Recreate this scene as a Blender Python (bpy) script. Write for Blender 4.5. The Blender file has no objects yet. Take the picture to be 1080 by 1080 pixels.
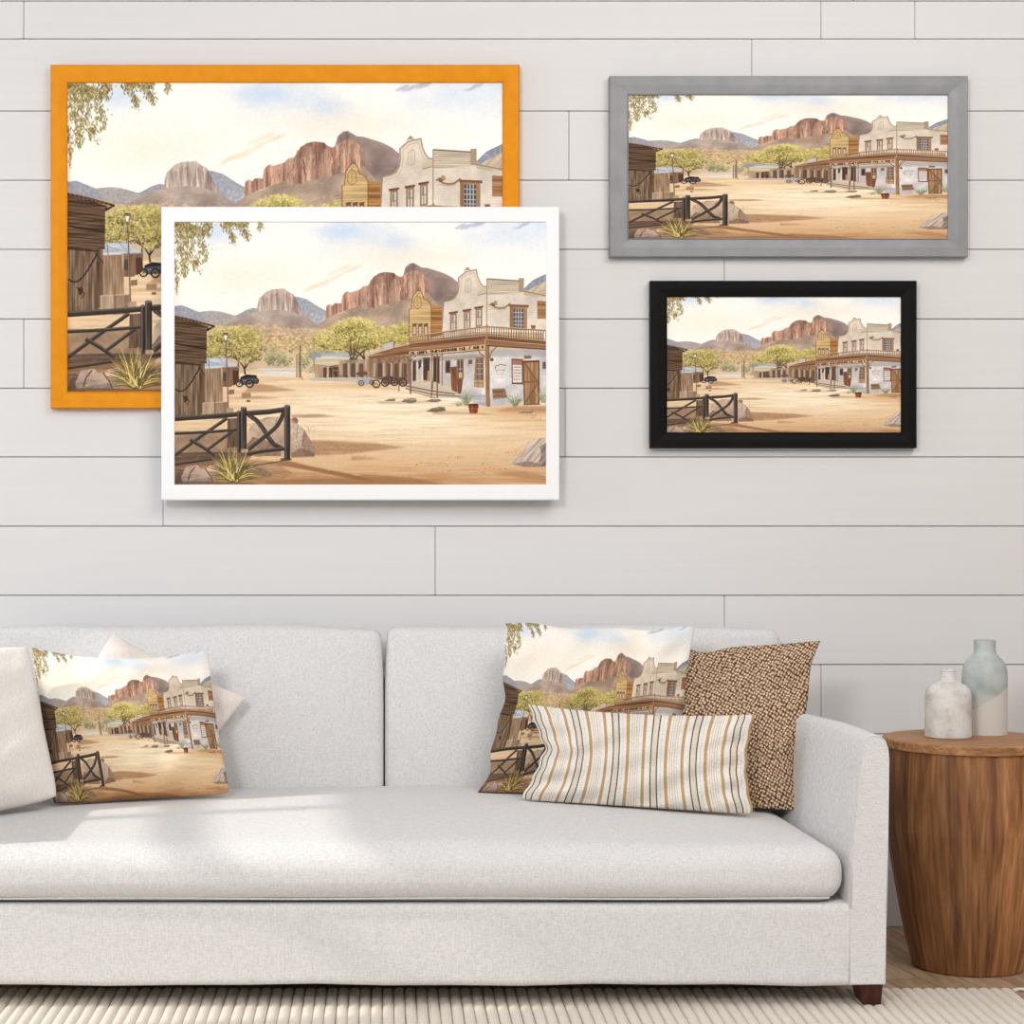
import bpy, bmesh, math, random
import numpy as np
from mathutils import Vector, Matrix
random.seed(4)
SC = bpy.context.scene
COL = SC.collection
WALL_D = 5.10            # the camera stands 5.1 m from the boarded wall (wall face is y = 0)
FPX = 2200.0

# ---------------------------------------------------------------- camera
cam = bpy.data.cameras.new('camera'); cam_ob = bpy.data.objects.new('camera', cam); COL.objects.link(cam_ob)
cam_ob.location = (0, -WALL_D, 1.0); cam_ob.rotation_euler = (math.radians(90), 0, 0)
cam.sensor_width = 36; cam.lens = 36*FPX/1080; cam.shift_x = 135/1080; cam.clip_end = 60
SC.camera = cam_ob

# ---------------------------------------------------------------- light
world = bpy.data.worlds.new('world'); SC.world = world; world.use_nodes = True
bg = world.node_tree.nodes['Background']; bg.inputs[0].default_value = (.97, .985, 1.0, 1); bg.inputs[1].default_value = .45
def area(name, loc, target, sx, sy, power, col):
    l = bpy.data.lights.new(name, 'AREA'); l.shape = 'RECTANGLE'; l.size = sx; l.size_y = sy; l.energy = power; l.color = col
    o = bpy.data.objects.new(name, l); COL.objects.link(o); o.location = loc
    o.rotation_euler = (Vector(target)-Vector(loc)).to_track_quat('-Z', 'Y').to_euler(); return o
area('window_daylight', (-3.2, -1.5, 1.75), (0.1, -.3, .7), 1.7, 1.5, 72, (.82, .91, 1))
area('front_key_fill', (-1.5, -5.4, 2.7), (.2, 0, .9), 1.0, .8, 80, (1, 1, 1))  # added key light from upper front left; no window stands there
area('overhead_warm_fill', (1.5, -2.9, 2.9), (1.0, -.6, .3), 1.8, 1.2, 44, (1, .93, .87))  # added warm overhead fill for the right side and upward faces; no lamp here
sun = bpy.data.lights.new('sun', 'SUN'); sun.energy = 1.9; sun.angle = math.radians(1.0); sun.color = (1, .95, .87)
sun_ob = bpy.data.objects.new('sun', sun); COL.objects.link(sun_ob)
sun_ob.rotation_euler = Vector((1, .16, -.66)).to_track_quat('-Z', 'Y').to_euler()

vs = SC.view_settings
vs.view_transform = 'Standard'; vs.look = 'None'; vs.exposure = 0.13; vs.gamma = 1; vs.use_curve_mapping = False
SC.render.film_transparent = False

# ---------------------------------------------------------------- helpers
def srgb(r, g, b):
    f = lambda c: (c/12.92 if c <= .04045 else ((c+.055)/1.055)**2.4)
    return (f(r/255), f(g/255), f(b/255), 1)
def at(px, py, d):                                    # a point of the photograph at its distance from the camera
    return Vector(((px-405)*d/FPX, d-WALL_D, 1-(py-540)*d/FPX))
def obj(name, bm, mat, parent=None, smooth=False, uv=None):
    me = bpy.data.meshes.new(name); bmesh.ops.recalc_face_normals(bm, faces=bm.faces); bm.to_mesh(me); bm.free()
    o = bpy.data.objects.new(name, me); COL.objects.link(o)
    if mat: me.materials.append(mat)
    if smooth:
        for p in me.polygons: p.use_smooth = True
    if parent: o.parent = parent; o.matrix_parent_inverse = Matrix.Translation(-parent.location)
    return o
def tag(o, label, cat, group=None):
    o['label'] = label; o['category'] = cat
    if group: o['group'] = group
    return o
def thing(name, label, cat, loc, group=None):
    o = bpy.data.objects.new(name, None); COL.objects.link(o); o.location = loc; o.empty_display_size = .1
    return tag(o, label, cat, group)
def structure(o): o['kind'] = 'structure'; return o
def box(bm, x0, x1, y0, y1, z0, z1, bev=0):
    r = bmesh.ops.create_cube(bm, size=1)
    for v in r['verts']: v.co = Vector((x0+(v.co.x+.5)*(x1-x0), y0+(v.co.y+.5)*(y1-y0), z0+(v.co.z+.5)*(z1-z0)))
    if bev: bmesh.ops.bevel(bm, geom=list({e for v in r['verts'] for e in v.link_edges}), offset=bev, segments=2, affect='EDGES')
def loft(bm, rings, closed=True, cap0=False, cap1=False):
    vs_ = [[bm.verts.new(p) for p in r] for r in rings]; n = len(rings[0])
    for a, b in zip(vs_[:-1], vs_[1:]):
        for i in range(n if closed else n-1): bm.faces.new((a[i], a[(i+1) % n], b[(i+1) % n], b[i]))
    if cap0: bm.faces.new(vs_[0][::-1])
    if cap1: bm.faces.new(vs_[-1])
    return vs_
def lathe(bm, prof, cx, cy, n=48):
    loft(bm, [[(cx+r*math.cos(2*math.pi*i/n), cy+r*math.sin(2*math.pi*i/n), z) for i in range(n)] for r, z in prof], True, True, True)
def tube(bm, pts, r, n=6):
    pts = [Vector(p) for p in pts]; rings = []
    for i, p in enumerate(pts):
        d = (pts[min(i+1, len(pts)-1)]-pts[max(i-1, 0)]).normalized()
        a = d.orthogonal().normalized() if i == 0 else (a-d*a.dot(d)).normalized(); b = d.cross(a)
        rings.append([p+a*r*math.cos(2*math.pi*k/n)+b*r*math.sin(2*math.pi*k/n) for k in range(n)])
    loft(bm, rings, True, True, True)
def ticks(h, r):                                      # fine near the rounded ends, even between
    a = [-h+r*(1-math.cos(math.pi/2*k/5)) for k in range(6)]
    m = [-h+r+(2*h-2*r)*k/14 for k in range(1, 14)]
    return a+m+[-v for v in a[::-1]]
def rounded_box(bm, hx, hy, hz, r, fn):
    T = [ticks(hx, r), ticks(hy, r), ticks(hz, r)]; H = (hx, hy, hz); cache = {}
    def vert(p):
        key = tuple(round(c, 6) for c in p)
        if key not in cache:
            c = Vector([max(-H[i]+r, min(H[i]-r, p[i])) for i in range(3)]); d = Vector(p)-c
            q = c+d.normalized()*r if d.length > 1e-9 else c
            cache[key] = bm.verts.new(fn(q))
        return cache[key]
    for ax in range(3):
        u, v = (ax+1) % 3, (ax+2) % 3
        for s in (-1, 1):
            for i in range(len(T[u])-1):
                for j in range(len(T[v])-1):
                    q = []
                    for (a, b) in ((i, j), (i+1, j), (i+1, j+1), (i, j+1)):
                        p = [0, 0, 0]; p[ax] = s*H[ax]; p[u] = T[u][a]; p[v] = T[v][b]; q.append(vert(p))
                    bm.faces.new(q if s > 0 else q[::-1])

# ---------------------------------------------------------------- materials
def material(name, col=(.8, .8, .8, 1), rough=.8, metal=0, spec=.3):
    m = bpy.data.materials.new(name); m.use_nodes = True; b = m.node_tree.nodes['Principled BSDF']
    b.inputs['Base Color'].default_value = col; b.inputs['Roughness'].default_value = rough; b.inputs['Metallic'].default_value = metal
    b.inputs['Specular IOR Level'].default_value = spec
    return m, m.node_tree.nodes, m.node_tree.links, b
def N(nt, t, **kw):
    n = nt.new(t)
    for k, v in kw.items():
        if k in n.inputs: n.inputs[k].default_value = v
        else: setattr(n, k, v)
    return n
def ramp(nt, stops, interp='LINEAR'):
    r = nt.new('ShaderNodeValToRGB'); r.color_ramp.interpolation = interp; e = r.color_ramp.elements
    e[0].position, e[0].color = stops[0]
    e[1].position, e[1].color = stops[1]
    for p, c in stops[2:]: x = e.new(p); x.color = c
    return r
def noise(nt, lk, scale, detail=3, coord='Object', mscale=(1, 1, 1), rot=(0, 0, 0)):
    tc = N(nt, 'ShaderNodeTexCoord'); mp = N(nt, 'ShaderNodeMapping'); mp.inputs['Scale'].default_value = mscale; mp.inputs['Rotation'].default_value = rot
    n = N(nt, 'ShaderNodeTexNoise', Scale=scale, Detail=detail); lk.new(tc.outputs[coord], mp.inputs[0]); lk.new(mp.outputs[0], n.inputs[0]); return n
def bump(nt, lk, b, src, strength=.2, dist=.002):
    n = N(nt, 'ShaderNodeBump', Strength=strength, Distance=dist); lk.new(src, n.inputs['Height']); lk.new(n.outputs[0], b.inputs['Normal'])
def mix(nt, lk, fac, a, c, mode='MIX'):
    m = N(nt, 'ShaderNodeMix', data_type='RGBA', blend_type=mode)
    for i, v in ((0, fac), (6, a), (7, c)):
        if hasattr(v, 'links'): lk.new(v, m.inputs[i])
        else: m.inputs[i].default_value = v
    return m.outputs[2]
def linen(name, base, dark, amt=.5):
    m, nt, lk, b = material(name, base, .95, 0, .15)
    n1 = noise(nt, lk, 1, 2, mscale=(760, 100, 100)); n2 = noise(nt, lk, 1, 2, mscale=(100, 760, 760)); n3 = noise(nt, lk, 9, 3)
    mt = N(nt, 'ShaderNodeMath', operation='ADD'); lk.new(n1.outputs[0], mt.inputs[0]); lk.new(n2.outputs[0], mt.inputs[1])
    r = ramp(nt, ((.36, dark), (.60, base))); hm = N(nt, 'ShaderNodeMath', operation='MULTIPLY'); hm.inputs[1].default_value = .5
    lk.new(mt.outputs[0], hm.inputs[0]); lk.new(hm.outputs[0], r.inputs[0])
    lk.new(r.outputs[0], b.inputs['Base Color']); bump(nt, lk, b, hm.outputs[0], .4, .002)
    b.inputs['Sheen Weight'].default_value = .08
    return m

M_linen = linen('linen_sofa_fabric', srgb(224, 223, 223), srgb(200, 198, 198))
M_white_pillow = linen('white_cotton', srgb(232, 227, 221), srgb(212, 206, 200))
M_cream_pillow = linen('cream_cotton', srgb(234, 226, 219), srgb(216, 206, 198))

m, nt, lk, b = material('painted_boards', srgb(208, 204, 200), .62)
n1 = noise(nt, lk, 1, 4, mscale=(2, 3, 60)); n2 = noise(nt, lk, 1.2, 2)
c = mix(nt, lk, n1.outputs[0], srgb(215, 214, 214), srgb(222, 221, 221)); lk.new(c, b.inputs['Base Color']); bump(nt, lk, b, n1.outputs[0], .12, .002)
M_boards = m
M_gap = material('board_gap', srgb(196, 192, 188), .9)[0]
M_trim = material('painted_trim', srgb(214, 210, 206), .5)[0]

m, nt, lk, b = material('floor_planks', (.3, .2, .1, 1), .55)
tc = N(nt, 'ShaderNodeTexCoord'); mp = N(nt, 'ShaderNodeMapping'); mp.inputs['Rotation'].default_value = (0, 0, math.radians(78)); lk.new(tc.outputs['Object'], mp.inputs[0])
br = N(nt, 'ShaderNodeTexBrick', Scale=1.0); br.inputs['Brick Width'].default_value = .8; br.inputs['Row Height'].default_value = .085; br.inputs['Mortar Size'].default_value = .002
br.inputs['Color1'].default_value = srgb(186, 160, 132); br.inputs['Color2'].default_value = srgb(166, 138, 110); br.inputs['Mortar'].default_value = srgb(128, 104, 82); lk.new(mp.outputs[0], br.inputs[0])
g = noise(nt, lk, 1, 6, mscale=(60, 6, 1), rot=(0, 0, math.radians(-12))); rg = ramp(nt, ((.3, (.7, .68, .66, 1)), (.65, (1.08, 1.08, 1.08, 1)))); lk.new(g.outputs[0], rg.inputs[0])
lk.new(mix(nt, lk, 1.0, br.outputs[0], rg.outputs[0], 'MULTIPLY'), b.inputs['Base Color']); bump(nt, lk, b, g.outputs[0], .2, .002)
M_floor = m

m, nt, lk, b = material('rug_wool', srgb(222, 212, 198), .95, 0, .1)
n1 = noise(nt, lk, 260, 2); n2 = noise(nt, lk, 24, 3)
lk.new(mix(nt, lk, n1.outputs[0], mix(nt, lk, n2.outputs[0], srgb(214, 203, 188), srgb(224, 214, 200)), srgb(232, 225, 214)), b.inputs['Base Color']); bump(nt, lk, b, n1.outputs[0], .7, .004)
M_rug = m
M_rug_back = material('rug_backing', srgb(150, 132, 112), .95)[0]

def wood(name, dark, mid, light, mscale, tone=True, rough=.5, co='Object'):
    m, nt, lk, b = material(name, mid, rough, 0, .3)
    g = noise(nt, lk, 1, 8, co, mscale); g.inputs['Roughness'].default_value = .62; g.inputs['Distortion'].default_value = .5
    g2 = noise(nt, lk, 1, 4, co, tuple(c*3.5 for c in mscale))
    r = ramp(nt, ((.28, dark), (.5, mid), (.74, light))); lk.new(g.outputs[0], r.inputs[0])
    r2 = ramp(nt, ((.3, (.74, .70, .68, 1)), (.6, (1.08, 1.08, 1.08, 1)))); lk.new(g2.outputs[0], r2.inputs[0])
    c = mix(nt, lk, 1.0, r.outputs[0], r2.outputs[0], 'MULTIPLY')
    if tone:
        at_ = N(nt, 'ShaderNodeAttribute', attribute_name='tone'); c = mix(nt, lk, 1.0, c, at_.outputs[0], 'MULTIPLY')
    lk.new(c, b.inputs['Base Color']); bump(nt, lk, b, g2.outputs[0], .15, .002)
    return m
M_wood = wood('stave_wood', srgb(92, 60, 38), srgb(150, 104, 66), srgb(188, 140, 96), (46, 3.4, 1), True, .55, 'UV')
M_top = wood('table_top_wood', srgb(120, 82, 54), srgb(164, 118, 78), srgb(192, 146, 102), (6, 70, 70))
M_leg = wood('dark_leg_wood', srgb(48, 22, 16), srgb(74, 36, 26), srgb(94, 50, 36), (40, 40, 5), False, .4)

m, nt, lk, b = material('speckled_stoneware', (.8, .8, .8, 1), .85, 0, .2)
n1 = noise(nt, lk, 24, 6); n2 = noise(nt, lk, 110, 3); r1 = ramp(nt, ((.30, srgb(186, 178, 164)), (.44, srgb(206, 203, 196)), (.62, srgb(219, 218, 214)))); lk.new(n1.outputs[0], r1.inputs[0])
r2 = ramp(nt, ((.28, (.84, .82, .79, 1)), (.40, (1, 1, 1, 1)))); lk.new(n2.outputs[0], r2.inputs[0])
lk.new(mix(nt, lk, 1.0, r1.outputs[0], r2.outputs[0], 'MULTIPLY'), b.inputs['Base Color']); bump(nt, lk, b, n2.outputs[0], .5, .003); M_stone = m

m, nt, lk, b = material('dipped_glaze', (.8, .8, .8, 1), .45, 0, .35)
tc = N(nt, 'ShaderNodeTexCoord'); sx = N(nt, 'ShaderNodeSeparateXYZ'); lk.new(tc.outputs['Object'], sx.inputs[0])
k = N(nt, 'ShaderNodeMath', operation='MULTIPLY_ADD'); k.inputs[1].default_value = -.62; lk.new(sx.outputs['X'], k.inputs[0]); lk.new(sx.outputs['Z'], k.inputs[2])
gt = N(nt, 'ShaderNodeMath', operation='GREATER_THAN'); gt.inputs[1].default_value = .080; lk.new(k.outputs[0], gt.inputs[0])
n1 = noise(nt, lk, 26, 5); gl = ramp(nt, ((.34, srgb(156, 163, 162)), (.62, srgb(186, 192, 189)))); lk.new(n1.outputs[0], gl.inputs[0])
lk.new(mix(nt, lk, gt.outputs[0], srgb(206, 200, 193), gl.outputs[0]), b.inputs['Base Color']); M_glaze = m

# woven, striped and printed cushion cloth (all on the cushion's own UVs)
m, nt, lk, b = material('basket_weave_cloth', (.3, .2, .1, 1), .95, 0, .1)
tc = N(nt, 'ShaderNodeTexCoord'); mp = N(nt, 'ShaderNodeMapping'); mp.inputs['Rotation'].default_value = (0, 0, math.radians(-4)); lk.new(tc.outputs['UV'], mp.inputs[0])
nz = N(nt, 'ShaderNodeTexNoise', Scale=34, Detail=2); lk.new(mp.outputs[0], nz.inputs[0])
dz = N(nt, 'ShaderNodeVectorMath', operation='SCALE'); dz.inputs['Scale'].default_value = .022; lk.new(nz.outputs['Color'], dz.inputs[0])
ad = N(nt, 'ShaderNodeVectorMath', operation='ADD'); lk.new(mp.outputs[0], ad.inputs[0]); lk.new(dz.outputs[0], ad.inputs[1])
sh = N(nt, 'ShaderNodeMapping'); sh.inputs['Rotation'].default_value = (0, 0, math.radians(28)); sh.inputs['Scale'].default_value = (56, 48, 1); lk.new(ad.outputs[0], sh.inputs[0])
vo = N(nt, 'ShaderNodeTexVoronoi', Scale=1.0, Randomness=.3, voronoi_dimensions='2D'); lk.new(sh.outputs[0], vo.inputs['Vector'])
rw = ramp(nt, ((.10, srgb(240, 226, 206)), (.29, srgb(214, 188, 158)), (.45, srgb(146, 110, 86)), (.60, srgb(82, 54, 41)))); lk.new(vo.outputs['Distance'], rw.inputs[0])
tn = N(nt, 'ShaderNodeTexNoise', Scale=90, Detail=2); lk.new(mp.outputs[0], tn.inputs[0]); rn = ramp(nt, ((.32, (.74, .70, .66, 1)), (.6, (1.05, 1.04, 1.02, 1)))); lk.new(tn.outputs[0], rn.inputs[0])
lk.new(mix(nt, lk, 1.0, rw.outputs[0], rn.outputs[0], 'MULTIPLY'), b.inputs['Base Color']); iv = N(nt, 'ShaderNodeMath', operation='SUBTRACT'); iv.inputs[0].default_value = 1; lk.new(vo.outputs['Distance'], iv.inputs[1]); bump(nt, lk, b, iv.outputs[0], .8, .006); M_weave = m

m, nt, lk, b = material('striped_cloth', (.8, .8, .8, 1), .95, 0, .1)
tc = N(nt, 'ShaderNodeTexCoord'); sx = N(nt, 'ShaderNodeSeparateXYZ'); lk.new(tc.outputs['UV'], sx.inputs[0])
k = N(nt, 'ShaderNodeMath', operation='MULTIPLY_ADD'); k.inputs[1].default_value = 5.5; k.inputs[2].default_value = .57; lk.new(sx.outputs['X'], k.inputs[0])
fr = N(nt, 'ShaderNodeMath', operation='FRACT'); lk.new(k.outputs[0], fr.inputs[0])
W_, T_, K_, G_ = srgb(232, 227, 219), srgb(190, 157, 116), srgb(84, 76, 72), srgb(206, 192, 176)
B_ = srgb(222, 210, 194)
st = [(0, T_), (.08, W_), (.13, G_), (.15, W_), (.19, G_), (.21, W_), (.25, G_), (.27, W_), (.31, G_), (.325, W_), (.42, T_), (.495, W_), (.635, K_), (.665, B_), (.795, K_), (.825, W_), (.90, G_), (.912, W_)]
r = ramp(nt, st, 'CONSTANT'); lk.new(fr.outputs[0], r.inputs[0])
n1 = N(nt, 'ShaderNodeTexNoise', Scale=1.0, Detail=2); mp = N(nt, 'ShaderNodeMapping'); mp.inputs['Scale'].default_value = (60, 120, 1); lk.new(tc.outputs['UV'], mp.inputs[0]); lk.new(mp.outputs[0], n1.inputs[0])
rr = ramp(nt, ((.3, (.84, .84, .84, 1)), (.6, (1.03, 1.03, 1.03, 1)))); lk.new(n1.outputs[0], rr.inputs[0])
lk.new(mix(nt, lk, 1.0, r.outputs[0], rr.outputs[0], 'MULTIPLY'), b.inputs['Base Color']); bump(nt, lk, b, n1.outputs[0], .5, .003); M_stripe = m

def frame_paint(name, a, c_, rough, metal, msc, spec=.5):
    m, nt, lk, b = material(name, a, rough, metal, spec)
    n = noise(nt, lk, 1, 5, mscale=msc); lk.new(mix(nt, lk, n.outputs[0], a, c_), b.inputs['Base Color']); bump(nt, lk, b, n.outputs[0], .06, .001); return m
M_gold = frame_paint('gold_leaf', srgb(204, 122, 0), srgb(224, 150, 2), .5, .15, (30, 30, 30), .2)
M_white = frame_paint('white_lacquer', srgb(240, 240, 241), srgb(244, 244, 245), .4, 0, (10, 10, 10))
M_grey = frame_paint('brushed_pewter', srgb(112, 113, 116), srgb(146, 147, 149), .45, .2, (18, 18, 18))
M_black = frame_paint('black_lacquer', srgb(5, 5, 5), srgb(14, 14, 14), .5, 0, (40, 40, 40), .12)
M_hard = material('zinc_hardware', srgb(150, 150, 152), .4, .8)[0]

# ---------------------------------------------------------------- the room
X0, X1, ZT = -2.9, 2.7, 2.62
FZ = -.012               # bare floor; the rug's pile tops out at z = 0
bm = bmesh.new(); s = FPX/WALL_D
zs = [1+(540-y)/s for y in (1400, 1212-73*3+0, 1066-73, 920-0, 847, 774, 701, 628, 555, 482, 409.5, 336.5, 263, 190, 117, 41, 1, -72, -145, -218)]
zs = sorted(set([FZ]+[z for z in zs if 0.02 < z < ZT]+[ZT]))
joints = {(1, 41): (25, 866, 965), (41, 117): (793, -150, 1300), (117, 190): (-60, 600, 1180), (190, 263): (300, 1150), (263, 336.5): (764, -90), (336.5, 409.5): (25, 1190), (409.5, 482): (596, -100, 1250),
          (482, 555): (172, 1120), (555, 628): (459, 1200), (628, 701): (764, -80), (701, 774): (866, 140), (774, 847): (300, 1100), (847, 920): (700, 1180)}
g = .0010
for za, zb in zip(zs[:-1], zs[1:]):
    ya, yb = 540-(zb-1)*s, 540-(za-1)*s
    js = next((v for (a, b_), v in joints.items() if abs(a-ya) < 8 and abs(b_-yb) < 8), (200, 900))
    xs = [X0]+sorted((p-405)/s for p in js)+[X1]
    for xa, xb in zip(xs[:-1], xs[1:]):
        if xb-xa > .01: box(bm, xa+g*.6, xb-g*.6, 0, .014, za+g, zb-g, .0012)
structure(obj('wall_back', bm, M_boards))
bm = bmesh.new(); box(bm, X0, X1, .012, .1, FZ, ZT); w = structure(obj('trim_1', bm, M_gap))
bm = bmesh.new(); box(bm, X0, X1, -.016, -.0005, FZ, .13, .003); structure(obj('baseboard_back', bm, M_boards))
bm = bmesh.new(); box(bm, X0, 4.2, -6.2, .1, FZ-.06, FZ); structure(obj('floor', bm, M_floor))
# left wall with the window the sun comes through (out of the frame)
bm = bmesh.new(); xa, xb = -2.9, -2.78
WY0, WY1, WZ0, WZ1 = -1.45, -.50, .85, 2.22
for (y0, y1, z0, z1) in ((-6.2, WY0, FZ, 6.6), (WY1, .1, FZ, 6.6), (WY0, WY1, FZ, WZ0), (WY0, WY1, WZ1, 6.6)): box(bm, xa, xb, y0, y1, z0, z1)  # wall carried far above room height to stop sun passing over it
structure(obj('wall_left', bm, M_trim))
bm = bmesh.new()
for (y0, y1, z0, z1) in ((WY0, WY0+.05, WZ0, WZ1), (WY1-.05, WY1, WZ0, WZ1), (WY0, WY1, WZ0, WZ0+.05), (WY0, WY1, WZ1-.05, WZ1), (-.99, -.955, WZ0, WZ1), (WY0, WY1, 1.90, 1.96)): box(bm, -2.86, -2.82, y0, y1, z0, z1)
structure(obj('window_1', bm, M_white))

# ---------------------------------------------------------------- the painting (a flat artwork printed on canvases and cushions)
PW, PH = 1400, 990
class Painting:
    def __init__(s, seed=7):
        s.r = np.random.RandomState(seed)
        s.a = np.ones((PH, PW, 3), np.float32)
        s.iso = s.fbm(60, 60, 4); s.fine = s.fbm(7, 7, 2); s.vert = s.fbm(9, 90, 3)
        s.horz = s.fbm(160, 7, 3); s.diag = None
        s.yy, s.xx = np.mgrid[0:PH, 0:PW].astype(np.float32)
        s.dia = s.vert[(s.yy*1).astype(int), ((s.xx+s.yy*0.9) % PW).astype(int)]
    def fbm(s, sx, sy, octv):
        out = np.zeros((PH, PW), np.float32); amp = 1; tot = 0
        for o in range(octv):
            gx, gy = int(PW/max(sx, 1.5))+3, int(PH/max(sy, 1.5))+3
            g = s.r.rand(gy, gx).astype(np.float32)
            x = np.linspace(0, gx-1.01, PW); y = np.linspace(0, gy-1.01, PH)
            xi, yi = x.astype(int), y.astype(int); fx, fy = x-xi, y-yi
            fx = fx*fx*(3-2*fx); fy = fy*fy*(3-2*fy)
            top = g[yi][:, xi]*(1-fx)+g[yi][:, xi+1]*fx
            bot = g[yi+1][:, xi]*(1-fx)+g[yi+1][:, xi+1]*fx
            out += amp*(top*(1-fy)[:, None]+bot*fy[:, None]); tot += amp
            amp *= .55; sx /= 2; sy /= 2
        out = out/tot
        return (out-out.mean())/out.std()
    # masks ------------------------------------------------------
    def mask(s, pts, ss=2):
        p = np.array(pts, np.float32)*(PW/1000.0)
        x0, y0 = np.floor(p.min(0)).astype(int)-1; x1, y1 = np.ceil(p.max(0)).astype(int)+1
        x0, y0 = max(x0, 0), max(y0, 0); x1, y1 = min(x1, PW), min(y1, PH)
        if x1 <= x0 or y1 <= y0: return None
        w, h = x1-x0, y1-y0
        acc = np.zeros((h, w), np.float32)
        for sy in range(ss):
            Y = (np.arange(h)+y0+(sy+.5)/ss)[:, None]
            for sx in range(ss):
                X = (np.arange(w)+x0+(sx+.5)/ss)[None, :]
                ins = np.zeros((h, w), bool)
                for i in range(len(p)):
                    ax, ay = p[i]; bx, by = p[i-1]
                    if ay == by: continue
                    c = (ay > Y) != (by > Y)
                    ins ^= c & (X < (bx-ax)*(Y-ay)/(by-ay)+ax)
                acc += ins
        return acc/(ss*ss), (slice(y0, y1), slice(x0, x1))
    def poly(s, pts, col, al=1.0, tex=None, amp=.06, soft=0):
        m = s.mask(pts)
        if m is None: return
        m, sl = m
        if soft:
            k = int(soft); pad = np.pad(m, k, mode='edge')
            for ax in (0, 1):
                cs = np.cumsum(np.insert(pad, 0, 0, axis=ax), axis=ax); n = pad.shape[ax]
                idx = np.arange(n); lo = np.clip(idx-k, 0, n); hi = np.clip(idx+k+1, 0, n)
                pad = (np.take(cs, hi, ax)-np.take(cs, lo, ax))/(2*k+1)
            m = pad[k:-k, k:-k]
        c = np.array(col, np.float32)/255
        if tex is not None:
            c = c[None, None]*(1+amp*tex[sl][..., None])
        mm = (m*al)[..., None]
        s.a[sl] = s.a[sl]*(1-mm)+c*mm
    def line(s, pts, w, col, al=1.0, w2=None):
        w2 = w if w2 is None else w2
        pts = [np.array(p, float) for p in pts]; n = len(pts)-1
        for i in range(n):
            a, b = pts[i], pts[i+1]; d = b-a; L = np.hypot(*d)
            if L < 1e-6: continue
            nrm = np.array([-d[1], d[0]])/L
            wa = (w+(w2-w)*i/n)/2; wb = (w+(w2-w)*(i+1)/n)/2
            ex = d/L*min(wa, .6)
            s.poly([a+nrm*wa-ex, b+nrm*wb+ex, b-nrm*wb+ex, a-nrm*wa-ex], col, al)
    def ell(s, cx, cy, rx, ry, col, al=1.0, ang=0, tex=None, amp=.06, soft=0, wob=0):
        t = np.linspace(0, 2*math.pi, 22)[:-1]
        k = 1+wob*s.r.randn(len(t))
        x = rx*np.cos(t)*k; y = ry*np.sin(t)*k; ca, sa = math.cos(ang), math.sin(ang)
        s.poly(list(zip(cx+x*ca-y*sa, cy+x*sa+y*ca)), col, al, tex, amp, soft)
    def stipple(s, cx, cy, rx, ry, n, cols, size=(2, 5), al=.8, light=None):
        # leaf dabs: lower ones darker colours of the list
        for i in range(n):
            a = s.r.rand()*2*math.pi; q = s.r.rand()**.55
            x = cx+rx*q*math.cos(a); y = cy+ry*q*math.sin(a)
            h = .5+.5*(y-cy)/ry
            k = int(np.clip((h*.8+s.r.rand()*.45-.12)*len(cols), 0, len(cols)-1))
            z = s.r.uniform(*size); t = s.r.rand()*math.pi
            dx, dy = z*math.cos(t), z*math.sin(t)*.8
            s.poly([(x-dx, y-dy), (x+dy*.5, y-dx*.5), (x+dx, y+dy), (x-dy*.5, y+dx*.5)], cols[k], al)

def c3(*p): return [(.5432*x-61.2, .5432*y-61.2) for x, y in p]
def c4(*p): return [(.5432*x+474.5, .5432*y-61.2) for x, y in p]
def c5(*p): return [(.5432*x-61.2, .5432*y+295.9) for x, y in p]
def c6(*p): return [(.5432*x+474.5, .5432*y+295.9) for x, y in p]
def g2(*p): return [((229+x/3.6)*2.1786, (y/3.6-37)*2.169) for x, y in p]

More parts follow.
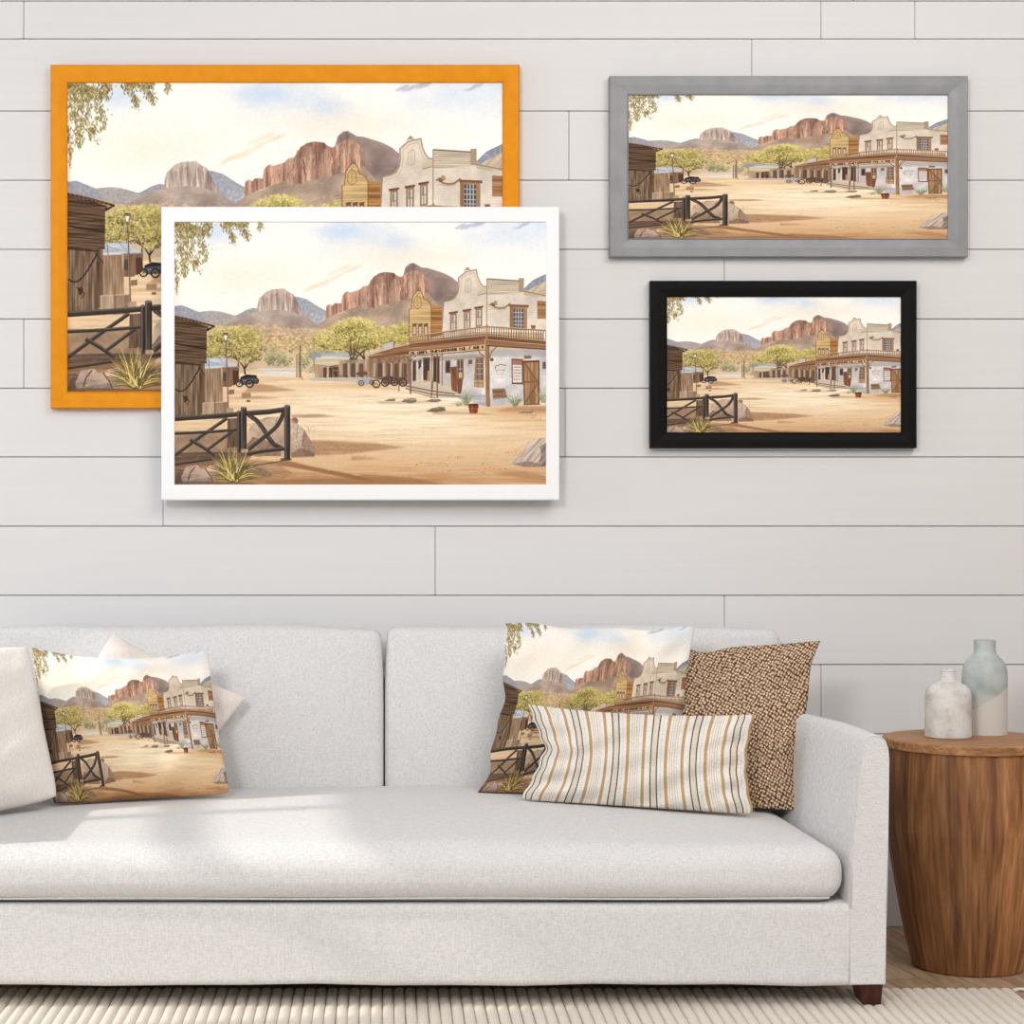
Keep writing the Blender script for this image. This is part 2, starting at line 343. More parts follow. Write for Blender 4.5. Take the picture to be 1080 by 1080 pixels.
def paint():
    P = Painting(); R = P.r
    X = P.xx/PW*1000; Y = P.yy/PW*1000                                   # 0..1000 , 0..707
    def mixin(m, col):
        m = np.clip(m, 0, 1)[..., None]; P.a[:] = P.a*(1-m)+np.array(col, np.float32)/255*m
    # sky
    P.a[:] = np.array((255, 252, 245), np.float32)/255
    cl = P.fbm(260, 150, 4)
    mixin((.7-Y/170)*(.5+.5*cl)*np.clip((X-330)/300, 0, 1)*.75, (208, 224, 243))
    mixin(np.exp(-((X-110)/70)**2-((Y-25)/35)**2)*.9, (214, 228, 243))
    mixin(np.exp(-((X-460)/75)**2-((Y-30)/28)**2)*(.6+.3*cl), (206, 222, 243))
    mixin(np.exp(-((X-600)/60)**2-((Y-60)/34)**2)*(.4+.4*cl), (210, 225, 243))
    mixin(np.exp(-((X-620)/170)**2-((Y-95)/42)**2)*.55, (247, 233, 212))
    mixin(np.exp(-((X-180)/190)**2-((Y-150)/60)**2)*.35, (252, 236, 205))
    for k in range(16):
        t = k/15; x = 360+130*t; y = 178-62*t+R.randn()*5
        P.ell(x, y, 17, 4, (226, 205, 165), .28, -.45, soft=4, wob=.2)
    for (x, y, w) in ((800, 8, 30), (822, 4, 22), (935, 10, 22), (770, 12, 16)):
        P.ell(x, y, w, 4, (150, 160, 180), .5, -.4, soft=3, wob=.2)
    # far ranges
    P.poly(c3((100, 530), (150, 525), (200, 545), (250, 565), (320, 605), (320, 640), (100, 640)), (160, 160, 168), 1, P.fine, .03)
    P.poly(c3((232, 558), (290, 552), (335, 555), (415, 577), (440, 572), (440, 640), (300, 630)), (176, 168, 164), 1, P.fine, .03)
    P.poly(c3((415, 577), (470, 548), (500, 538), (545, 545), (545, 640), (415, 640)), (166, 163, 166), 1, P.fine, .03)
    P.poly(c3((700, 480), (725, 484), (770, 496), (830, 535), (870, 556), (900, 640), (700, 640)), (166, 168, 176), 1, P.fine, .03)
    P.poly(c3((790, 560), (830, 575), (868, 580), (860, 620), (790, 610)), (182, 184, 190), .8, P.fine, .05)
    P.poly(c4((850, 450), (900, 402), (970, 368), (970, 500), (850, 500)), (148, 152, 164), 1, P.fine, .05)
    P.poly(c4((850, 470), (900, 440), (970, 404), (970, 500), (850, 500)), (196, 178, 152), 1, P.dia, .05)
    # butte
    P.poly(c3((518, 600), (524, 520), (532, 490), (548, 478), (560, 462), (590, 447), (625, 444), (655, 442), (682, 462), (700, 470), (718, 500), (738, 545), (762, 590), (700, 610)), (196, 178, 164), 1, P.vert, .11)
    P.poly(c3((655, 442), (682, 462), (700, 470), (718, 500), (738, 545), (762, 590), (700, 600), (670, 540)), (160, 140, 134), .55, P.vert, .14)
    for k in range(34):
        x = R.uniform(530, 745); top = 452+max(0, abs(x-630)-30)*.75
        P.line(c3((x, top+R.uniform(4, 20)), (x+R.uniform(-4, 8), top+R.uniform(60, 110))), R.uniform(.8, 2.2), (132, 110, 102), R.uniform(.3, .7), .5)
    P.poly(c3((330, 640), (440, 584), (520, 556), (580, 552), (630, 545), (690, 556), (760, 580), (800, 604), (825, 640), (825, 670), (330, 670)), (176, 158, 146), 1, P.iso, .05)
    for k in range(40):
        x = R.uniform(400, 800); y = R.uniform(570, 630)
        P.line(c3((x, y), (x+R.uniform(15, 45)*(1 if x > 620 else -1), y+R.uniform(6, 22))), 1.2, (128, 112, 106), .45, .4)
    # red mesa and its hill
    P.poly(g2((190, 380), (202, 335), (222, 318), (240, 315), (275, 336), (300, 338), (345, 352), (375, 362), (410, 380), (436, 402), (436, 620), (180, 620)), (158, 138, 130), 1, P.iso, .07)
    P.poly(g2((200, 372), (206, 338), (232, 318), (250, 330), (232, 372)), (124, 104, 102), .6, P.vert, .1)
    P.poly(c3((780, 660), (840, 610), (870, 588), (940, 562), (1035, 520))+c4((60, 515), (190, 500), (300, 470), (360, 440), (430, 520), (430, 700), (0, 720)), (184, 160, 140), 1, P.iso, .05)
    mesa = c3((860, 592), (864, 530), (880, 520), (895, 527), (905, 515), (938, 516), (944, 480), (955, 464), (968, 456), (985, 462), (1030, 448), (1046, 432), (1068, 426))+g2((30, 425), (48, 398), (60, 378), (85, 362), (112, 356), (150, 360), (166, 374), (186, 378), (206, 362), (230, 350), (262, 350), (282, 368), (298, 384), (304, 420), (290, 462), (240, 470), (150, 492), (90, 505), (60, 520))+c3((1035, 524), (940, 560))
    P.poly(mesa, (186, 146, 124), 1, P.vert, .12)
    P.poly(g2((60, 378), (85, 362), (112, 356), (150, 360), (166, 374), (150, 400), (100, 405), (50, 420)), (158, 118, 100), .6, P.vert, .14)
    for k in range(230):
        f = R.rand()**.85; x = 8+f*290; t = 440-min(f*95+f*(1-f)*70, 92)+8+22*(f>.85); b = 522-f*58; m_ = t+(b-t)*R.rand()*.75; t = m_; b = min(b, m_+R.uniform(18, 70))
        P.line(g2((x, t), (x+R.uniform(-3, 4), (t+b)/2), (x+R.uniform(-6, 6), b)), R.uniform(.8, 3.2), [(112, 76, 66), (138, 100, 86), (222, 186, 162), (206, 164, 140)][R.randint(4)], R.uniform(.35, .85), .5)
    for (x0, x1, yt, yb, c) in ((46, 62, 388, 515, 0), (84, 104, 372, 505, 1), (118, 134, 366, 498, 0), (150, 160, 380, 490, 1), (186, 200, 386, 482, 0), (214, 228, 372, 474, 1), (246, 262, 362, 470, 0), (272, 286, 376, 462, 1), (292, 303, 392, 450, 0), (20, 30, 436, 522, 1)):
        P.poly(g2((x0, yt), (x1, yt+6), (x1+2, yb), (x0-3, yb)), [(138, 100, 88), (216, 182, 158)][c], .5, P.vert, .1, soft=2)
    for k in range(18):
        x = R.uniform(868, 1030); y = 585-(x-868)*.39
        P.line(c3((x, y-R.uniform(30, 62)), (x+R.uniform(-3, 3), y-4)), R.uniform(1, 2.4), (126, 84, 74), .6, .6)
    for k in range(70):
        x = R.uniform(0, 430); y = R.uniform(400, 600)
        if y > 530-x*.13:
            P.line(g2((x, y), (x-R.uniform(20, 50), y+R.uniform(8, 24))), 1.3, [(132, 108, 98), (204, 182, 160)][R.randint(2)], .4, .4)
    for k in range(260):
        x = R.uniform(-120, 420); y = R.uniform(480, 640)
        if y > 520-max(x, -60)*.2+30: P.line(c4((x, y), (x-R.uniform(10, 34), y+R.uniform(6, 18))), R.uniform(.6, 1.6), [(140, 116, 102), (208, 186, 164), (160, 140, 112)][R.randint(3)], .5, .3)
    for k in range(120):
        x = R.uniform(360, 810); y = 660-R.uniform(0, 1)*max(8, 105-abs(x-620)*.42)
        P.line(c3((x, y), (x+R.uniform(8, 28)*(1 if x > 620 else -1), y+R.uniform(4, 14))), R.uniform(.5, 1.3), [(136, 118, 110), (196, 178, 164)][R.randint(2)], .5, .3)
    # brushy plain
    P.poly(c3((100, 612), (250, 605), (340, 628), (520, 625), (700, 640), (800, 640), (1000, 640), (1090, 650), (1940, 660), (1940, 900), (100, 900)), (208, 184, 150), 1, P.iso, .03)
    P.poly(c3((340, 625), (500, 612), (620, 625), (780, 640), (780, 690), (340, 690)), (190, 162, 132), .55, P.fine, .1, soft=8)
    P.poly(c3((540, 670), (1000, 690), (1000, 770), (540, 740)), (200, 172, 122), .6, P.fine, .12, soft=8)
    for k in range(900):
        x = R.uniform(330, 1300); y = R.uniform(625, 770)
        P.ell(*c3((x, y))[0], R.uniform(1.5, 5), R.uniform(.8, 2), [(168, 140, 104), (190, 160, 110), (228, 206, 168), (150, 132, 96)][R.randint(4)], .5)
    for (x, y, w, h) in ((580, 790, 25, 35), (620, 785, 45, 42), (670, 800, 30, 28), (755, 800, 32, 36), (795, 770, 30, 22), (830, 770, 40, 24), (870, 760, 26, 20), (560, 740, 22, 14), (600, 745, 16, 16), (690, 745, 10, 18), (820, 850, 40, 36)):
        P.stipple(*c3((x, y))[0], w*.54, h*.54, int(w*h*.12), [(176, 174, 122), (150, 152, 104), (124, 130, 92), (104, 112, 80)], (1.5, 4), .75)
    # road and ground
    P.poly(c3((480, 850), (540, 838), (720, 836), (760, 860), (1090, 870), (1090, 1090), (100, 1090), (300, 900)), (232, 208, 168), 1, P.horz, .03)
    P.poly(c3((520, 846), (600, 838), (730, 842), (700, 880), (560, 884)), (216, 210, 206), .8, P.horz, .04, soft=4)
    P.poly(c5((100, 330), (420, 262), (560, 215), (760, 232), (1090, 262))+c6((100, 250), (420, 330), (700, 372), (980, 380), (980, 760))+c5((100, 780)), (230, 198, 158), 1, P.horz, .03)
    lum = np.exp(-((X-560-(Y-480)*.5)/330)**2)*np.exp(-((Y-510)/95)**2)
    mixin(np.where(Y > 425, lum*1.0, 0)*(.88+.16*P.horz), (253, 238, 208))
    mixin(np.where(Y > 560, np.clip((Y-575)/130, 0, 1)*.85*(.8+.25*P.horz), 0), (208, 162, 116))
    mixin(np.where(Y > 620, np.clip((Y-650)/57, 0, 1)*.5*(.8+.3*P.horz), 0), (170, 118, 76))
    mixin(np.clip(np.exp(-((X-930)/110)**2-((Y-505)/26)**2)*.8, 0, 1), (206, 160, 112))
    mixin(np.clip(np.exp(-((X-560)/170)**2-((Y-440)/14)**2)*.6, 0, 1), (214, 172, 122))
    def shade(pts, al=.55, col=(158, 114, 80), soft=4): P.poly(pts, col, al, P.horz, .05, soft)
    shade(c5((500, 250), (620, 272), (720, 290), (600, 300), (460, 296)))
    shade(c5((340, 330), (540, 318), (640, 330), (480, 336)), .5)
    shade(c5((690, 410), (830, 408), (910, 420), (760, 426), (690, 424)), .6)
    shade(c5((560, 560), (800, 536), (985, 545))+c6((120, 552), (275, 574), (120, 590), (0, 604))+c5((820, 612), (600, 600)), .62)
    shade(c6((0, 612), (160, 628), (0, 640)), .4); shade(c5((560, 735), (800, 728), (985, 726))+c6((60, 706), (300, 722), (470, 756), (0, 765))+c5((560, 765)), .55, (138, 92, 60))
    shade(c5((680, 640), (800, 670), (985, 705), (1110, 742), (985, 728), (800, 690), (560, 650)), .7, (130, 88, 60), 3)
    shade(c5((600, 690), (800, 700), (1000, 735), (700, 745)), .35)
    shade(c6((420, 392), (640, 400), (720, 412), (400, 410)), .5); shade(c6((800, 372), (980, 366), (980, 400), (720, 392)), .5)
    shade(c6((860, 690), (980, 720), (980, 745), (700, 700)), .45); shade(c6((120, 345), (440, 340), (440, 352), (150, 356)), .4)
    for k in range(120):
        x = R.uniform(0, 960); y = R.uniform(400, 750); L = R.uniform(20, 90)
        P.line(c6((x-300, y), (x-300+L, y+R.uniform(-3, 6))), R.uniform(.6, 1.5), [(196, 150, 104), (252, 238, 204), (184, 136, 92)][R.randint(3)], R.uniform(.15, .5), .3)
    for (x, y) in ((340, 655), (400, 655), (450, 655), (480, 690), (500, 620), (530, 620), (660, 655), (690, 675), (760, 680), (640, 700), (780, 600), (900, 415), (920, 432)):
        for k in range(7):
            P.ell(*c6((x+R.uniform(-28, 28), y+R.uniform(-6, 6)))[0], R.uniform(.8, 2.2), R.uniform(.5, 1), (112, 78, 54), .7)
    for k in range(40):
        P.ell(*c5((R.uniform(820, 1060), R.uniform(555, 615)))[0], R.uniform(.8, 2.6), R.uniform(.5, 1.1), (112, 80, 56), .6)
    # left tree
    leafs = [(230, 214, 156), (212, 196, 126), (184, 168, 96), (148, 134, 74), (106, 98, 58), (84, 76, 50)]
    def trunk(pts, w, w2, col=(72, 56, 44)): P.line(pts, w, col, 1, w2)
    trunk(c3((462, 868), (458, 838), (440, 810), (400, 780), (380, 740)), 5, 1.5); trunk(c3((460, 840), (480, 810), (510, 780)), 4, 1.2)
    trunk(c3((428, 850), (428, 800), (400, 750)), 4, 1); trunk(c3((460, 840), (468, 790), (450, 730)), 3.2, 1)
    for (x, y, w, h) in ((300, 730, 40, 60), (330, 680, 50, 42), (390, 680, 60, 45), (450, 670, 60, 42), (500, 700, 45, 45), (420, 730, 80, 50), (500, 760, 45, 42), (310, 770, 45, 30), (460, 790, 40, 26)):
        P.ell(*c3((x, y))[0], w*.54, h*.54, (190, 174, 106), .75, soft=5, wob=.08, tex=P.fine, amp=.08)
    for (x, y, w, h) in ((300, 730, 42, 62), (340, 670, 60, 45), (400, 680, 70, 50), (460, 670, 70, 46), (510, 710, 42, 55), (420, 735, 90, 55), (500, 765, 48, 44), (310, 770, 48, 32)):
        P.stipple(*c3((x, y))[0], w*.56, h*.56, int(w*h*.055), leafs, (2, 5.5), .7)
    for (x, y) in ((390, 760), (430, 775), (480, 745), (330, 745), (360, 765)):
        trunk(c3((x, y+26), (x+R.uniform(-14, 14), y), (x+R.uniform(-24, 24), y-25)), 1.8, .6, (84, 68, 48))
    # middle house
    P.poly(c3((780, 770), (830, 762), (845, 782), (800, 805)), (150, 152, 160)); P.poly(c3((836, 760), (982, 760), (1010, 784), (840, 786)), (176, 180, 178), 1, P.horz, .05)
    P.poly(c3((802, 815), (800, 805), (880, 826), (990, 785), (1060, 800), (1075, 790), (1085, 880), (900, 888), (808, 885)), (138, 106, 84), 1, P.vert, .07)
    P.poly(c3((806, 818), (812, 784), (990, 782), (950, 815), (880, 826)), (214, 198, 172), 1, P.horz, .04)
    P.poly(c3((806, 820), (880, 828), (890, 885), (808, 885)), (190, 160, 130), 1, P.vert, .06)
    for x in (850, 878, 905, 960, 1035): P.poly(c3((x, 834), (x+16, 834), (x+16, 884), (x, 884)), (70, 52, 42), .8)
    P.poly(c3((900, 832), (940, 830), (940, 866), (900, 866)), (80, 66, 58)); P.line(c3((920, 832), (920, 866)), 1, (196, 170, 140)); P.line(c3((900, 848), (940, 848)), 1, (196, 170, 140))
    P.poly(c3((975, 815), (1012, 812), (1012, 878), (975, 880)), (170, 152, 136)); P.poly(c3((985, 822), (1004, 820), (1004, 876), (985, 878)), (120, 100, 86))
    P.poly(c3((770, 886), (1090, 878), (1090, 906), (800, 900)), (196, 184, 174), .9)
    for (x, y0) in ((718, 770), (735, 725), (728, 765)): P.line(c3((x, y0), (x, 882)), 2.4, (112, 96, 80), 1)
    P.line(c3((735, 725), (737, 884)), 4, (120, 104, 86), 1); P.line(c3((746, 880), (746, 895)), 1.5, (90, 76, 60))
    # centre trees
    trunk(c3((1058, 850), (1060, 800), (1030, 765), (985, 735)), 7, 2); trunk(c3((1060, 812), (1050, 770), (1060, 720)), 5, 1.5)
    trunk(c4((20, 800), (30, 780), (80, 740), (130, 720)), 5, 1.2); trunk(c4((-5, 820), (18, 770), (20, 700)), 6, 1.5); trunk(c4((5, 800), (-8, 760), (-60, 730)), 4, 1.2)
    big = [(238, 222, 162), (222, 206, 136), (196, 180, 104), (160, 146, 80), (116, 106, 60), (92, 84, 52)]
    bl = ((-40, 660, 80, 50), (-110, 690, 80, 40), (20, 640, 100, 55), (80, 660, 90, 55), (110, 700, 60, 40), (30, 700, 110, 40), (-80, 720, 80, 30), (-140, 720, 45, 22), (60, 720, 80, 26), (20, 615, 60, 30), (-30, 635, 60, 34))
    for (x, y, w, h) in bl: P.ell(*c4((x, y))[0], w*.54, h*.54, (204, 188, 116), .7, soft=5, wob=.08, tex=P.fine, amp=.08)
    for (x, y, w, h) in bl: P.stipple(*c4((x, y))[0], w*.56, h*.58, int(w*h*.055), big, (2, 5.5), .7)
    for (x, y, w, h) in ((230, 665, 60, 45), (190, 690, 45, 36), (270, 640, 30, 34), (250, 700, 45, 22)):
        P.ell(*c4((x, y))[0], w*.54, h*.54, (194, 178, 104), .75, soft=4, wob=.1); P.stipple(*c4((x, y))[0], w*.56, h*.58, int(w*h*.06), big, (2, 5), .7)
    for k in range(14):
        x = R.uniform(-60, 90); trunk(c4((x*.4+10, 772), (x*.7+10, 735), (x+10, 700+R.uniform(-20, 15))), 2, .6, (92, 76, 48))
    # ---- right-hand street front
    BR, DK, TAN = (134, 98, 70), (76, 54, 40), (190, 158, 118)
    # long porch going back
    P.poly(c4((80, 790), (300, 770), (300, 930), (80, 880)), (150, 122, 98), 1, P.vert, .08); P.poly(c4((-60, 800), (90, 790), (90, 880), (-60, 872)), (166, 140, 116), 1, P.vert, .08)
    for x in (-40, 0, 40, 135, 175, 215, 255): P.poly(c4((x, 815), (x+22, 813), (x+22, 885), (x, 880)), (84, 66, 54), .75)
    for x in (-15, 25, 112, 158, 196, 240): P.poly(c4((x, 812), (x+9, 812), (x+9, 880), (x, 880)), (206, 186, 164), .7)
    P.poly(c4((162, 715), (212, 702), (214, 745), (165, 752)), (200, 192, 184)); P.line(c4((162, 715), (212, 702)), 2, BR); P.line(c4((212, 702), (214, 745)), 2.4, BR)
    P.poly(c4((78, 778), (220, 735), (290, 720), (300, 738), (290, 768), (95, 792)), (126, 90, 66), 1, P.horz, .08); P.line(c4((78, 780), (290, 738)), 2.5, (206, 184, 156), .8)
    # yellow false front
    P.poly(c4((397, 528), (452, 530), (452, 672), (397, 684)), (168, 122, 74), 1, P.horz, .10)
    for y in range(540, 670, 11): P.line(c4((398, y), (452, y-1)), .8, (110, 74, 44), .7)
    P.poly(c4((289, 712), (289, 548), (300, 540), (304, 492), (314, 470), (330, 452), (346, 454), (356, 472), (360, 492), (388, 508), (398, 530), (398, 690)), (204, 174, 124), 1, P.horz, .06)
    P.line(c4((289, 710), (289, 548), (300, 540), (304, 492), (314, 470), (330, 452), (346, 454), (356, 472), (360, 492), (388, 508), (398, 530), (398, 690)), 2, (134, 98, 56))
    for y in range(500, 690, 14): P.line(c4((293, y), (395, y-3)), .7, (170, 132, 80), .6)
    P.line(c4((312, 530), (314, 495), (330, 474), (346, 490), (350, 530), (330, 545), (312, 530)), 1.6, (150, 112, 66)); P.line(c4((330, 480), (330, 540)), 1.4, (150, 112, 66))
    for x in (306, 334, 362):
        P.poly(c4((x, 622), (x+20, 618), (x+20, 672), (x, 676)), (120, 84, 60)); P.poly(c4((x+4, 632), (x+16, 630), (x+16, 668), (x+4, 671)), (206, 188, 168)); P.line(c4((x-2, 620), (x+22, 616)), 2, (92, 62, 42))
    # big white hotel, gable front
    P.poly(g2((375, 490), (380, 486), (405, 482), (424, 472), (436, 450), (440, 420), (438, 384), (452, 366), (470, 354), (490, 356), (518, 343), (523, 375), (532, 400), (546, 420), (578, 424))+c4((676, 640), (452, 690)), (226, 212, 194), 1, P.iso, .03)
    P.line(g2((375, 490), (405, 483), (424, 472), (436, 450), (440, 420), (438, 384), (470, 356), (518, 345), (524, 378), (534, 402), (548, 420), (578, 424)), 3.4, (172, 146, 118))
    P.line(g2((382, 500), (412, 494), (434, 482), (446, 456), (450, 420), (450, 390), (474, 368), (508, 358), (514, 384), (526, 412), (546, 432), (576, 436)), 1.4, (196, 174, 148))
    P.line(g2((466, 352), (478, 336), (492, 350)), 2.4, (160, 134, 106)); P.ell(*g2((479, 342))[0], 5, 4, (170, 144, 112))
    P.line(g2((468, 440), (470, 400), (486, 384), (496, 402), (494, 440), (480, 448), (468, 440)), 1.5, (188, 162, 134)); P.line(g2((482, 390), (482, 444)), 1.2, (188, 162, 134))
    P.poly(g2((525, 440), (576, 428), (576, 450), (525, 460)), (206, 188, 164)); P.line(g2((525, 460), (576, 448)), 2.2, (156, 130, 102))
    for k in range(60):
        x = R.uniform(455, 670); y = R.uniform(470, 650); P.line(c4((x, y), (x+R.uniform(4, 22), y-R.uniform(0, 2))), R.uniform(.5, 1.4), [(204, 186, 164), (240, 230, 216)][R.randint(2)], .6)
    for x, y in ((492, 562), (560, 550), (618, 536)):
        P.poly(c4((x, y), (x+33, y-5), (x+33, y+92), (x, y+98)), (156, 122, 90)); P.poly(c4((x-6, y-2), (x+38, y-9), (x+38, y), (x-6, y+8)), (112, 80, 58))
        P.poly(c4((x+7, y+14), (x+26, y+11), (x+26, y+86), (x+7, y+90)), (214, 204, 194)); P.line(c4((x+16, y+12), (x+16, y+88)), 1.6, (120, 90, 64)); P.line(c4((x+7, y+50), (x+26, y+47)), 1.6, (120, 90, 64))
        P.poly(c4((x+9, y+16), (x+15, y+15), (x+15, y+46), (x+9, y+47)), (110, 104, 102), .7)
    # hotel side
    P.poly(c4((674, 396), (832, 405), (832, 392), (858, 392), (858, 455), (925, 468), (925, 478), (970, 486), (970, 655), (674, 645)), (222, 210, 194), 1, P.iso, .035)
    P.poly(c4((674, 396), (832, 405), (858, 405), (858, 458), (674, 476)), (206, 192, 170), 1, P.horz, .05)
    P.poly(c4((832, 390), (858, 390), (858, 460), (832, 460)), (170, 150, 126)); P.poly(c4((858, 456), (925, 470), (925, 486), (858, 474)), (196, 178, 152))
    for y in range(414, 474, 9): P.line(c4((676, y), (832, y+4)), .9, (168, 148, 122), .8)
    for y in range(486, 640, 12): P.line(c4((676, y), (960, y+3)), .6, (190, 174, 154), .6)
    P.line(c4((674, 394), (834, 404)), 3, (120, 98, 78)); P.line(c4((674, 396), (674, 650)), 2.4, (168, 144, 116)); P.line(c4((858, 456), (970, 478)), 2, (140, 116, 92))
    P.poly(c4((924, 502), (970, 505), (970, 592), (924, 592)), (158, 118, 84), 1, P.horz, .08)
    P.poly(c4((784, 520), (882, 524), (882, 536), (784, 532)), (126, 90, 62)); P.poly(c4((790, 532), (874, 534), (874, 650), (790, 644)), (168, 130, 94))
    P.poly(c4((806, 540), (856, 542), (856, 640), (806, 636)), (84, 86, 96)); P.poly(c4((788, 532), (804, 534), (804, 640), (788, 636)), (150, 110, 76))
    for x in (818, 831, 844): P.line(c4((x, 540), (x, 638)), 1.6, (224, 214, 200))
    for y in (560, 582, 604, 622): P.line(c4((806, y), (856, y+1)), 1.4, (224, 214, 200))
    P.line(c4((688, 524), (704, 514), (712, 534), (740, 540), (764, 536), (780, 524), (790, 516)), 4.5, (150, 120, 90)); P.ell(*c4((716, 514))[0], 6, 6, (176, 146, 112), wob=.1); P.line(c4((698, 540), (730, 546), (770, 542)), 2, (190, 164, 134)); P.ell(*c4((706, 524))[0], 5, 4, (120, 92, 66))
    P.poly(c4((892, 624), (916, 624), (914, 642), (894, 642)), (140, 96, 68))
    # lower walls
    P.poly(c4((290, 778), (662, 755), (682, 1030), (560, 996), (300, 925)), (214, 204, 198), 1, P.iso, .05)
    P.poly(c4((520, 770), (662, 760), (680, 1026), (560, 990)), (210, 204, 200), .8, P.iso, .05)
    P.poly(c4((680, 742), (970, 742), (970, 1000), (860, 1006), (680, 1030)), (205, 200, 197), 1, P.iso, .05)
    P.poly(c4((690, 760), (800, 755), (790, 900), (700, 930)), (224, 219, 214), .5, P.iso, .06, soft=12)
    P.poly(c4((680, 742), (970, 742), (970, 778), (680, 782)), (150, 140, 138), .5, soft=5); P.poly(c4((300, 790), (660, 765), (660, 786), (300, 812)), (140, 122, 112), .5, soft=4)
    P.poly(c4((606, 960), (680, 968), (680, 1030), (606, 1008)), (176, 176, 180), .8, P.horz, .05); P.line(c4((606, 985), (680, 994)), 1, (140, 140, 146)); P.line(c4((640, 965), (640, 1018)), 1, (140, 140, 146))
    # porch openings
    for (x0, x1, y0, y1) in ((306, 324, 800, 905), (334, 350, 798, 915), (358, 392, 785, 918), (408, 440, 780, 925)):
        P.poly(c4((x0, y0), (x1, y0-3), (x1, y1+4), (x0, y1)), (112, 88, 70)); P.poly(c4((x0+4, y0+8), (x1-4, y0+5), (x1-4, y1), (x0+4, y1-4)), (70, 58, 54), .85)
    P.poly(c4((330, 850), (350, 830), (352, 905), (332, 905)), (224, 208, 188), .8); P.poly(c4((380, 850), (394, 850), (394, 918), (376, 912)), (184, 144, 108), .9)
    P.poly(c4((468, 800), (494, 798), (494, 862), (468, 862)), (112, 92, 80)); P.poly(c4((474, 808), (488, 806), (488, 855), (474, 856)), (60, 58, 62))
    P.poly(c4((524, 794), (560, 790), (560, 890), (524, 892)), (150, 112, 80)); P.poly(c4((531, 802), (553, 800), (553, 884), (531, 886)), (88, 80, 78)); P.line(c4((542, 800), (542, 886)), 1.5, (214, 190, 160)); P.line(c4((531, 842), (553, 841)), 1.5, (214, 190, 160)); P.poly(c4((534, 860), (552, 858), (552, 884), (534, 884)), (226, 196, 150), .8)
    P.poly(c4((494, 832), (524, 828), (528, 962), (498, 950)), (130, 82, 58), 1, P.vert, .08); P.poly(c4((526, 890), (556, 890), (548, 962), (530, 966)), (122, 82, 60))
    P.poly(c4((582, 796), (602, 794), (602, 816), (582, 818)), (120, 96, 80))
    P.poly(c4((618, 784), (660, 780), (660, 935), (610, 930)), (156, 116, 82)); P.poly(c4((626, 792), (652, 790), (652, 895), (626, 896)), (86, 82, 82))
    for x in (634, 643): P.line(c4((x, 792), (x, 896)), 1.3, (222, 200, 170))
    for y in (815, 840, 866): P.line(c4((626, y), (652, y-1)), 1.3, (222, 200, 170))
    P.poly(c4((612, 896), (656, 896), (656, 934), (612, 928)), (188, 156, 116)); P.line(c4((612, 910), (656, 912)), 1.5, (120, 86, 60)); P.line(c4((630, 896), (630, 932)), 1.5, (120, 86, 60))
    # steps
    P.poly(c4((280, 915), (420, 905), (545, 968), (520, 985), (430, 985), (270, 935)), (206, 190, 170)); P.line(c4((275, 925), (400, 950), (515, 965)), 3, (110, 84, 64)); P.line(c4((270, 938), (400, 966), (545, 978)), 3, (120, 94, 72)); P.line(c4((290, 950), (420, 985)), 2.4, (130, 104, 80))
    P.poly(c4((300, 905), (340, 890), (500, 930), (500, 950)), (216, 198, 176), .8)
    # balcony
    P.poly(c4((290, 716), (480, 690), (668, 676), (970, 705), (970, 728), (680, 715), (290, 752)), (120, 84, 62), 1, P.horz, .08)
    P.poly(c4((220, 744), (480, 716), (662, 692), (662, 716), (290, 750), (100, 782)), (156, 112, 82), 1, P.horz, .06)
    P.line(c4((290, 714), (668, 674), (970, 702)), 3, (176, 142, 108)); P.line(c4((290, 684), (480, 654), (674, 630), (970, 650)), 4, (150, 112, 82)); P.line(c4((290, 682), (480, 652), (674, 628), (970, 647)), 1.3, (226, 200, 168))
    P.line(c4((290, 708), (668, 668), (970, 694)), 2.2, (140, 104, 76))
    n = 46
    for i in range(n):
        t = i/(n-1); x = 292+380*t**1.05; yt = 686-57*(x-290)/384; yb = 710-40*(x-290)/384
        P.line(c4((x, yt), (x, yb)), 1.1+.9*t, (118, 84, 62), .95)
    for i in range(24):
        x = 686+i*12.2; yt = 632+(x-674)*.068; P.line(c4((x, yt+2), (x, yt+44)), 2.8, (122, 88, 66), .95); P.line(c4((x+2.4, yt+3), (x+2.4, yt+42)), .8, (206, 178, 148), .8)
    for x in (382, 460, 566): P.line(c4((x, 690-57*(x-290)/384-6), (x, 712-40*(x-290)/384)), 2.6, (140, 104, 76))
    P.line(c4((674, 622), (674, 708)), 5, (144, 104, 76)); P.line(c4((672, 622), (672, 708)), 1.2, (214, 184, 152))
    # sign fascia with illegible weathered lettering
    P.poly(c4((288, 752), (480, 736), (664, 716), (664, 745), (480, 764), (288, 778)), (206, 178, 142), 1, P.horz, .05); P.line(c4((288, 778), (480, 764), (664, 746)), 2, (116, 84, 60)); P.line(c4((288, 752), (480, 736), (664, 716)), 2, (116, 84, 60))
    x = 300
    while x < 652:
        w = R.uniform(5, 9)
        if R.rand() > .14:
            yc = 765-34*(x-290)/374
            P.line(c4((x, yc-7), (x, yc+7)), 2.2, (64, 46, 36)); P.line(c4((x, yc-6+R.randint(3)*6), (x+w, yc-7+R.randint(3)*6)), 1.7, (64, 46, 36))
            if R.rand() > .4: P.line(c4((x+w*.8, yc-7), (x+w*.8, yc+6)), 1.7, (64, 46, 36))
        x += w+3
